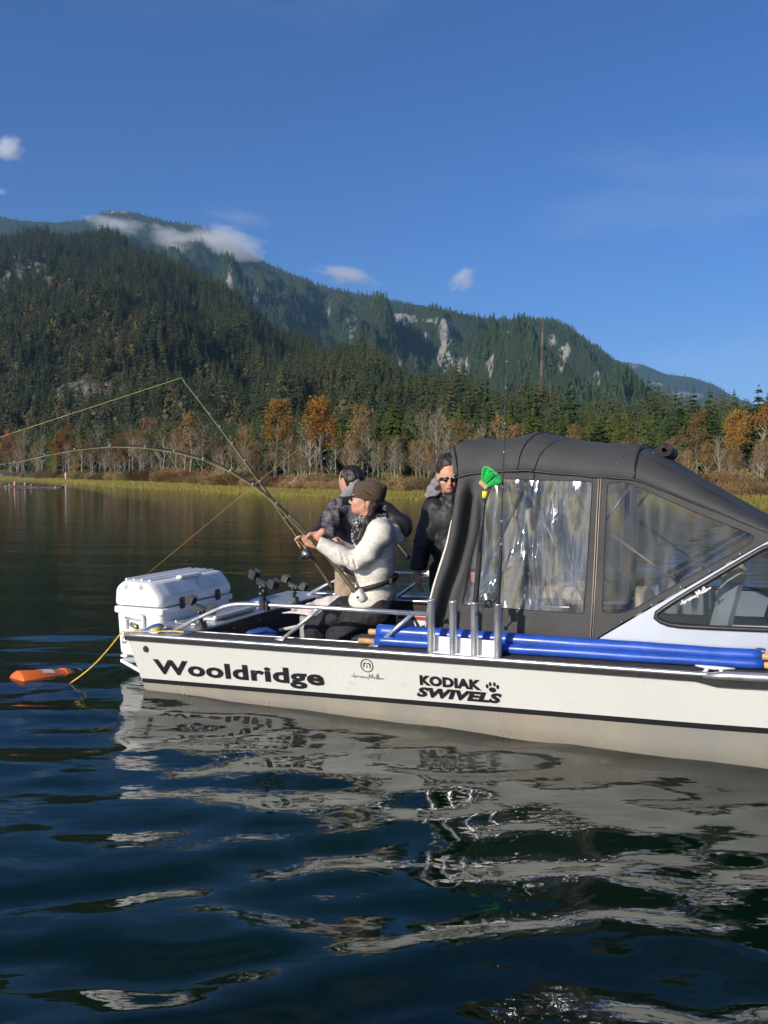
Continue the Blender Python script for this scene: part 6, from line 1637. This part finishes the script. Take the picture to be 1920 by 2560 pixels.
# rod belt with white cup
m = MB(); rows = []
for k in range(33):
    a = 2 * math.pi * k / 32; c = w_(937, 1462) + np.array([.158 * math.cos(a), .192 * math.sin(a), .045 * math.cos(a) + .015])
    rows.append([tuple(c + np.array([0, 0, .017])), tuple(c + np.array([.006 * math.cos(a), .006 * math.sin(a), 0])), tuple(c - np.array([0, 0, .017]))])
m.grid(rows); bl_ = m.build('belt', mat('black_webbing', (.016, .014, .010), .7, bump=.002, bscale=80), wom, True); bl_.modifiers.new('thick', 'SOLIDIFY').thickness = .004
m = MB(); m.frame(w_(972, 1452, -.145), Vector((.75, -.66, .1)).normalized(), Vector((.66, .75, 0)).normalized(), (0, 0, 1), .03, .006, .019, .004); m.build('buckle', plastic, bl_)
m = MB(); bc = Vector(w_(899, 1488, -.175)); a_ = Vector((-.62, .0, .66)).normalized(); m.tube([bc - a_ * .045, bc - a_ * .04, bc + a_ * .03, bc + a_ * .034], [.020, .030, .030, .027], 16); m.frame(bc + Vector((.035, .02, .0)), Vector((.93, .3, .1)).normalized(), Vector((-.3, .93, 0)).normalized(), (0, 0, 1), .045, .010, .045, .008); m.build('rod_cup', white_pl, bl_, True)

# ---------------- 2: standing angler in camouflage jacket, seen from behind the woman
YC = 6.45
c_ = lambda x, y, dy=0.0: np.array(at_y(x, y, YC + dy))
cm = thing('person', (c_(885, 1640)[0], YC, -.05), 'standing person in dark camouflage jacket and khaki trousers leaning behind the seated woman', 'person')
f = Field(np.array([c_(735, 1300)[0], YC - .62, -.06]), np.array([c_(1035, 1300)[0], YC + .35, c_(900, 1160)[2]]), .0075)
f.ell(c_(876, 1200), (.090, .076, .105), .01); f.ell(c_(868, 1210, .045), (.062, .06, .08), .02); f.ell(c_(864, 1226, .075), (.032, .035, .03), .02); f.cap(c_(857, 1207, .095), .009, c_(855, 1212, .105), .012, .01)
for sg in (-1, 1): f.ell(c_(878, 1208, .077 * sg), (.018, .010, .03), .006)
f.cap(c_(876, 1225), .052, c_(890, 1262), .06, .03); f.chain([c_(892, 1270), c_(892, 1330), c_(882, 1420)], [.11, .12, .11], .05)
lh = Vector(at_y(752, 1356, 6.0)); rd2 = Vector(R2[4]) - Vector(R2[3])
fist(f, lh, rd2, Vector((.9, .1, -.2)))
la = [c_(838, 1280, -.12), c_(806, 1345, -.30), np.array(lh + Vector((.10, .01, -.02)))]; ra = [c_(945, 1275, -.05), c_(1004, 1318, -.1), c_(950, 1345, -.26)]
f.chain(la, [.05, .04, .026], .02); f.chain(ra, [.05, .04, .028], .02); f.cap(np.array(lh + Vector((.06, 0, -.015))), .024, la[2], .027, .02)
fist(f, Vector(at_y(950, 1304, 6.28)), Vector(R3[1]) - Vector(R3[2]), Vector((.1, .5, -.6)))
cl = [[c_(870, 1425, .02), c_(858, 1530, .04), c_(865, 1648, .05)], [c_(905, 1428), c_(915, 1535, -.02), c_(920, 1650)]]
for l in cl: f.chain(l, [.075, .05, .038], .02)
f.build('body', skin, cm, 1)
f = Field(np.array([c_(770, 1300)[0], YC - .52, c_(900, 1452)[2]]), np.array([c_(1030, 1300)[0], YC + .32, c_(900, 1212)[2]]), .009)
f.ell(c_(892, 1290), (.185, .165, .16), .05); f.ell(c_(893, 1355), (.17, .155, .2), .06); f.ell(c_(885, 1412), (.155, .15, .10), .04)
f.cap(c_(848, 1272, -.08), .085, c_(940, 1268, .0), .09, .05)
f.chain([c_(842, 1280, -.12), c_(806, 1343, -.30), c_(778, 1356, -.42)], [.088, .072, .048], .03)
f.chain([c_(943, 1272, -.03), c_(1003, 1316, -.1), c_(955, 1345, -.24)], [.092, .078, .055], .03)
f.wrinkle(.022, 9, 21, (1.3, 1, .8)); f.wrinkle(.006, 22, 22)
pk = lambda C: ((C[:, 0] < c_(812, 1300)[0]) | (C[:, 0] > c_(965, 1300)[0]) | ((C[:, 2] > c_(900, 1262)[2]) & (C[:, 0] > c_(858, 1262)[0]) & (C[:, 2] < c_(900, 1240)[2]))).astype(int)
f.build('jacket', [camo, jacket_blk], cm, 1, pk)
f = Field(np.array([c_(835, 1300)[0], YC - .2, c_(900, 1262)[2]]), np.array([c_(950, 1300)[0], YC + .2, c_(900, 1176)[2]]), .006)
f.ell(c_(892, 1222), (.108, .118, .070), .02); f.ell(c_(905, 1232), (.10, .12, .07), .03); f.cap(c_(862, 1240, -.06), .04, c_(895, 1205, -.09), .03, .03); f.ell(c_(868, 1198), (.088, .080, .105), .0, sub=True); f.wrinkle(.008, 14, 5)
f.build('hood', [grey_knit, camo], cm, 1, lambda C: (C[:, 0] > c_(884, 1220)[0] + .25 * (C[:, 2] - c_(884, 1220)[2])).astype(int))
f = Field(np.array([c_(840, 1300)[0], YC - .13, c_(900, 1222)[2]]), np.array([c_(920, 1300)[0], YC + .13, c_(900, 1160)[2]]), .005)
f.ell(c_(880, 1195), (.098, .088, .098), .01); f.wrinkle(.010, 45, 8, (1, 1, .5)); f.cut(c_(856, 1200, .03), (-.72, .62, -.30)); f.cut(c_(880, 1218), (0, 0, -1)); f.build('hair', hairm, cm)
f = Field(np.array([c_(835, 1300)[0], YC - .2, -.05]), np.array([c_(950, 1300)[0], YC + .22, c_(900, 1395)[2]]), .010)
f.ell(c_(886, 1428), (.15, .13, .11), .04)
for l in cl: f.chain(l, [.10, .082, .07], .03)
f.wrinkle(.012, 18, 2); f.build('trousers', khaki, cm)
for l in cl:
    f = Field(l[2] + np.array([-.22, -.1, -.1]), l[2] + np.array([.12, .1, .1]), .01); f.cap(l[2], .058, l[2] + np.array([-.13, 0, -.035]), .042, .02); f.cut(l[2] + np.array([0, 0, -.075]), (0, 0, -1)); f.build('boot', rubber, cm)

# ---------------- 3: man standing at the back of the canopy, facing the camera and looking down
YM = 5.95
m_ = lambda x, y, dy=0.0: np.array(at_y(x, y, YM + dy))
mn = thing('person', (m_(1130, 1600)[0], YM, -.05), 'standing man in black jacket and sunglasses looking down beside the canopy', 'person')
f = Field(np.array([m_(1015, 1300)[0], YM - .34, -.06]), np.array([m_(1225, 1300)[0], YM + .34, m_(1120, 1126)[2]]), .0065)
hx = 1122
f.ell(m_(hx, 1176, .02), (.080, .098, .108), .01); f.ell(m_(hx, 1196, -.03), (.068, .075, .088), .02); f.ell(m_(hx + 1, 1218, -.055), (.048, .045, .04), .02); f.ell(m_(hx + 1, 1226, -.072), (.024, .022, .020), .012)
f.chain([m_(hx + 2, 1196, -.098), m_(hx + 2, 1205, -.110), m_(hx + 2, 1211, -.116)], [.009, .011, .0135], .008)
for sg in (-1, 1):
    f.ell(m_(hx + 27 * sg, 1192, .0), (.010, .020, .030), .006); f.ell(m_(hx + 13 * sg, 1207, -.075), (.024, .024, .024), .015); f.ell(m_(hx + 11 * sg, 1192, -.090), (.022, .014, .009), .01)
f.ell(m_(hx + 2, 1218.5, -.104), (.021, .008, .005), .005); f.ell(m_(hx + 2, 1221.5, -.102), (.018, .008, .005), .005)
f.cap(m_(hx, 1215, .02), .055, m_(1126, 1255, .03), .062, .03); f.chain([m_(1128, 1275, .02), m_(1130, 1350), m_(1132, 1432)], [.11, .12, .11], .05)
arm = [m_(1086, 1268), m_(1063, 1350, -.02), m_(1044, 1430, -.06)]; arm2 = [m_(1172, 1268), m_(1192, 1350, -.05), m_(1185, 1425, -.12)]
f.chain(arm, [.05, .04, .028], .02); f.chain(arm2, [.05, .04, .028], .02)
for A in (arm, arm2):                         # relaxed hands
    p = A[2]; d = np.array([0.02, -.02, -1.0]); f.cap(p, .026, p + d * .065, .030, .02, sq=(.75, 1.1, 1))
    for i, (o, ln) in enumerate(((-.026, .85), (-.009, 1), (.009, .97), (.025, .78))):
        q0 = p + d * .075 + np.array([.004, o, 0]); q1 = q0 + np.array([.004, 0, -.030 * ln]); q2 = q1 + np.array([.012, 0, -.024 * ln]); q3 = q2 + np.array([.016, 0, -.012 * ln]); f.chain([q0, q1, q2, q3], [.0105, .0098, .009, .008], .004)
    f.chain([p + d * .02 + np.array([.008, -.026, 0]), p + d * .05 + np.array([.016, -.042, 0]), p + d * .082 + np.array([.020, -.040, 0])], [.014, .0115, .0095], .006)
ml = [[m_(1108, 1440), m_(1105, 1560), m_(1105, 1690)], [m_(1152, 1440), m_(1158, 1560), m_(1160, 1690)]]
for l in ml: f.chain(l, [.075, .05, .038], .02)
lp = m_(hx + 2, 1220, -.1)
f.build('body', [skin, lips], mn, 1, lambda C: ((np.abs(C[:, 2] - lp[2]) < .0085) & (C[:, 1] < YM - .085) & (np.abs(C[:, 0] - lp[0]) < .022)).astype(int))
f = Field(np.array([m_(1020, 1300)[0], YM - .28, m_(1120, 1420)[2] - .03]), np.array([m_(1225, 1300)[0], YM + .25, m_(1120, 1226)[2]]), .008)
f.ell(m_(1128, 1300), (.165, .135, .17), .05); f.ell(m_(1130, 1370), (.165, .14, .16), .05); f.cap(m_(1092, 1268), .075, m_(1166, 1268), .075, .05)
f.chain([m_(1088, 1270), m_(1070, 1330, -.01), m_(1060, 1355, -.02), m_(1044, 1428, -.06)], [.085, .076, .072, .055], .03); f.chain([m_(1170, 1270), m_(1192, 1350, -.05), m_(1185, 1425, -.12)], [.085, .072, .055], .03)
f.chain([m_(1108, 1248, -.045), m_(1128, 1254, -.075), m_(1148, 1248, -.045)], [.028, .028, .028], .02); f.chain([m_(1100, 1240, -.01), m_(1112, 1240, -.06), m_(1126, 1243, -.085), m_(1142, 1240, -.06), m_(1152, 1240, -.01)], [.026, .024, .022, .024, .026], .02); f.cap(m_(1124, 1220, .0), .056, m_(1125, 1262, .0), .060, .0, sub=True)
f.wrinkle(.018, 8, 31, (1.5, 1, .7)); f.wrinkle(.005, 20, 32); f.cut(m_(1130, 1422), (0, 0, -1)); f.build('jacket', jacket_blk, mn, 1)
f = Field(np.array([m_(1052, 1300)[0], YM - .13, m_(1120, 1262)[2]]), np.array([m_(1200, 1300)[0], YM + .2, m_(1120, 1186)[2]]), .006)
f.chain([m_(1066, 1239, -.05), m_(1078, 1224, -.01), m_(1091, 1207, .04), m_(1100, 1198, .09), m_(1126, 1198, .13), m_(1150, 1205, .10), m_(1168, 1220, .03)], [.010, .026, .032, .036, .040, .038, .026], .02); f.chain([m_(1068, 1241, -.055), m_(1088, 1237, -.075), m_(1102, 1228, -.06)], [.009, .016, .014], .02); f.chain([m_(1084, 1222, -.045), m_(1096, 1212, -.01)], [.014, .018], .02)
f.cap(m_(hx, 1195, .02), .080, m_(1124, 1240, .02), .072, .0, sub=True); f.wrinkle(.010, 22, 3); f.build('hood', grey_knit, mn)
f = Field(np.array([m_(1082, 1300)[0], YM - .13, m_(1120, 1200)[2]]), np.array([m_(1162, 1300)[0], YM + .15, m_(1120, 1124)[2]]), .005)
f.ell(m_(hx, 1172, .025), (.087, .105, .112), .01); f.wrinkle(.012, 75, 12, (1, 1, .5)); f.ell(m_(hx + 1, 1196, -.085), (.076, .085, .090), .0, sub=True); f.ell(m_(hx - 9, 1170, -.085), (.02, .03, .016), .01, sub=True); f.cut(m_(hx, 1192, .05), (0, 0, -1)); f.build('hair', hairm, mn)
m = MB()
for k in range(13):
    pass
rows = []
for i in range(17):
    a = math.radians(-78 + 156 * i / 16); x = .080 * math.sin(a); y = -.088 * math.cos(a) ** .6 - .020; c = m_(hx + 1, 1199) + np.array([x, y + .002, 0]); hh = .021 * (1 - .70 * abs(math.sin(a)) ** 4) * (1 - .45 * math.exp(-(a / .13) ** 2))
    rows.append([tuple(c + np.array([0, .0, hh])), tuple(c + np.array([0, -.005, .0])), tuple(c + np.array([0, .002, -hh]))])
m.grid(rows); sg_ = m.build('sunglasses', lens, mn, True); sg_.modifiers.new('thick', 'SOLIDIFY').thickness = .005
f = Field(np.array([m_(1070, 1300)[0], YM - .2, -.05]), np.array([m_(1200, 1300)[0], YM + .2, m_(1120, 1395)[2]]), .010)
f.ell(m_(1130, 1425), (.155, .13, .11), .04)
for l in ml: f.chain(l, [.10, .082, .068], .03)
f.wrinkle(.012, 18, 42); f.build('trousers', black_cloth, mn)
for l in ml:
    f = Field(l[2] + np.array([-.1, -.26, -.1]), l[2] + np.array([.1, .12, .1]), .01); f.cap(l[2], .056, l[2] + np.array([0, -.16, -.03]), .042, .02); f.build('boot', rubber, mn)
# ------------------------------------------------------------------ small repeated fittings: one object each
def split_loose(o):
    me = o.data; par = list(range(len(me.vertices)))
    def find(a):
        while par[a] != a: par[a] = par[par[a]]; a = par[a]
        return a
    for pg in me.polygons:
        r = find(pg.vertices[0])
        for v in pg.vertices[1:]: par[find(v)] = r
    isl = {}
    for pg in me.polygons: isl.setdefault(find(pg.vertices[0]), []).append(pg)
    if len(isl) < 2: return
    sm = me.polygons[0].use_smooth; first = True; nm = o.name.split('.')[0]
    for k, pgs in isl.items():
        ids = sorted({v for pg in pgs for v in pg.vertices}); ix = {v: i for i, v in enumerate(ids)}
        m2 = bpy.data.meshes.new(nm); m2.from_pydata([tuple(me.vertices[v].co) for v in ids], [], [[ix[v] for v in pg.vertices] for pg in pgs])
        for mt in me.materials: m2.materials.append(mt)
        if sm: m2.polygons.foreach_set('use_smooth', [True] * len(m2.polygons))
        if first: o.data = m2; first = False
        else:
            c = bpy.data.objects.new(nm, m2); COL.objects.link(c); c.parent = o.parent; c.location = o.location
for o in list(COL.objects):
    if o.type == 'MESH' and o.parent is not None and o.name.split('.')[0] in ('foot', 'lid_rib', 'slope_panel', 'snap', 'pivot_knob', 'bolt', 'thread_wrap', 'canopy_frame', 'windshield_frame'): split_loose(o)

# ------------------------------------------------------------------ clouds on the mountain and the air between
def cloud_mat(name, dens, sc, seed, thr=.46, col=(1, 1, 1)):
    m = bpy.data.materials.new(name); m.use_nodes = True
    nd, lk = m.node_tree.nodes, m.node_tree.links; nd.clear()
    out = nd.new('ShaderNodeOutputMaterial'); pv = nd.new('ShaderNodeVolumePrincipled')
    pv.inputs['Color'].default_value = col + (1,); pv.inputs['Anisotropy'].default_value = 0.0
    tc = nd.new('ShaderNodeTexCoord'); mp = nd.new('ShaderNodeMapping'); mp.inputs['Location'].default_value = (seed, seed * 2, seed * 3)
    no = nd.new('ShaderNodeTexNoise'); no.inputs['Scale'].default_value = sc; no.inputs['Detail'].default_value = 6; no.inputs['Roughness'].default_value = .6
    ln = nd.new('ShaderNodeVectorMath'); ln.operation = 'LENGTH'
    lk.new(tc.outputs['Object'], ln.inputs[0]); lk.new(tc.outputs['Object'], mp.inputs['Vector']); lk.new(mp.outputs['Vector'], no.inputs['Vector'])
    # density falls off from the centre, broken by noise
    fo = nd.new('ShaderNodeMapRange'); fo.inputs['From Min'].default_value = 1.0; fo.inputs['From Max'].default_value = 0.05; fo.inputs['To Min'].default_value = -.42; fo.inputs['To Max'].default_value = .30
    lk.new(ln.outputs['Value'], fo.inputs['Value'])
    ad = nd.new('ShaderNodeMath'); ad.operation = 'ADD'; lk.new(no.outputs['Fac'], ad.inputs[0]); lk.new(fo.outputs['Result'], ad.inputs[1])
    th = nd.new('ShaderNodeMapRange'); th.inputs['From Min'].default_value = thr; th.inputs['From Max'].default_value = thr + .40; th.inputs['To Max'].default_value = dens * .5
    lk.new(ad.outputs[0], th.inputs['Value']); lk.new(th.outputs['Result'], pv.inputs['Density'])
    lk.new(pv.outputs['Volume'], out.inputs['Volume'])
    return m
def cloud(px, py, Y, rx, ry, rz, dens, seed, label, sc=1.7, thr=.46, tilt=0.0):
    mb = MB(); mb.sphere((0, 0, 0), 1.0, 16, 10)
    o = link_mesh('cloud', mb.v, mb.f, cloud_mat('cloud_vapour_%d' % seed, dens, sc, seed, thr))
    o.location = at_y(px, py, Y); o.scale = (rx, ry, rz); o.rotation_euler = (0, tilt, 0)
    o.data.materials[0].cycles.volume_step_rate = 1.0 if hasattr(o.data.materials[0].cycles, 'volume_step_rate') else 1.0
    return tag(o, label, 'cloud', 'low clouds along the mountain')
CLOUDS = [
    (555, 612, 3080, 270, 170, 100, .055, 3, 'largest grey white cloud lying across the mountain shoulder', 1.8, .40, .12),
    (285, 562, 3150, 190, 130, 58, .04, 8, 'small flat cloud behind the crest of the dark hill', 1.9, .41, .1),
    (425, 596, 2900, 140, 100, 62, .04, 12, 'thin grey mist left of the largest mountain cloud', 1.9, .40, .4),
    (870, 690, 3500, 230, 140, 66, .035, 15, 'soft cloud resting on the skyline right of the largest cloud', 1.8, .41, .14),
    (1160, 700, 3300, 115, 90, 70, .045, 21, 'small puffy cloud alone in the sky above the cliffs', 1.6, .42, -.5),
    (25, 375, 4200, 130, 110, 110, .055, 25, 'bright white puff at the left edge of the sky', 1.7, .41, -.4),
    (600, 545, 7000, 560, 300, 120, .0022, 33, 'thin wispy cirrus veil in the sky above the mountain shoulder', 2.6, .40, .18),
    (5, 480, 4300, 55, 50, 32, .045, 28, 'tiny cloud below the white puff at left edge', 1.8, .46, 0),
]
for c in CLOUDS: cloud(*c)

HAZE_TOP = 1560
mb = MB(); mb.box((-7000, -500, -4.6), (7000, 8600, HAZE_TOP))
hz = link_mesh('haze', mb.v, mb.f, None)
hm = bpy.data.materials.new('thin_haze'); hm.use_nodes = True; hm.node_tree.nodes.clear()
_o = hm.node_tree.nodes.new('ShaderNodeOutputMaterial'); _p = hm.node_tree.nodes.new('ShaderNodeVolumePrincipled')
_p.inputs['Color'].default_value = (0.36, 0.66, 1.0, 1); _p.inputs['Density'].default_value = 6.2e-5; _p.inputs['Anisotropy'].default_value = 0.0
hm.node_tree.links.new(_p.outputs['Volume'], _o.inputs['Volume'])
hz.data.materials.clear(); hz.data.materials.append(hm)
tag(hz, 'thin blue haze in front of the far mountains', 'haze', kind='stuff')
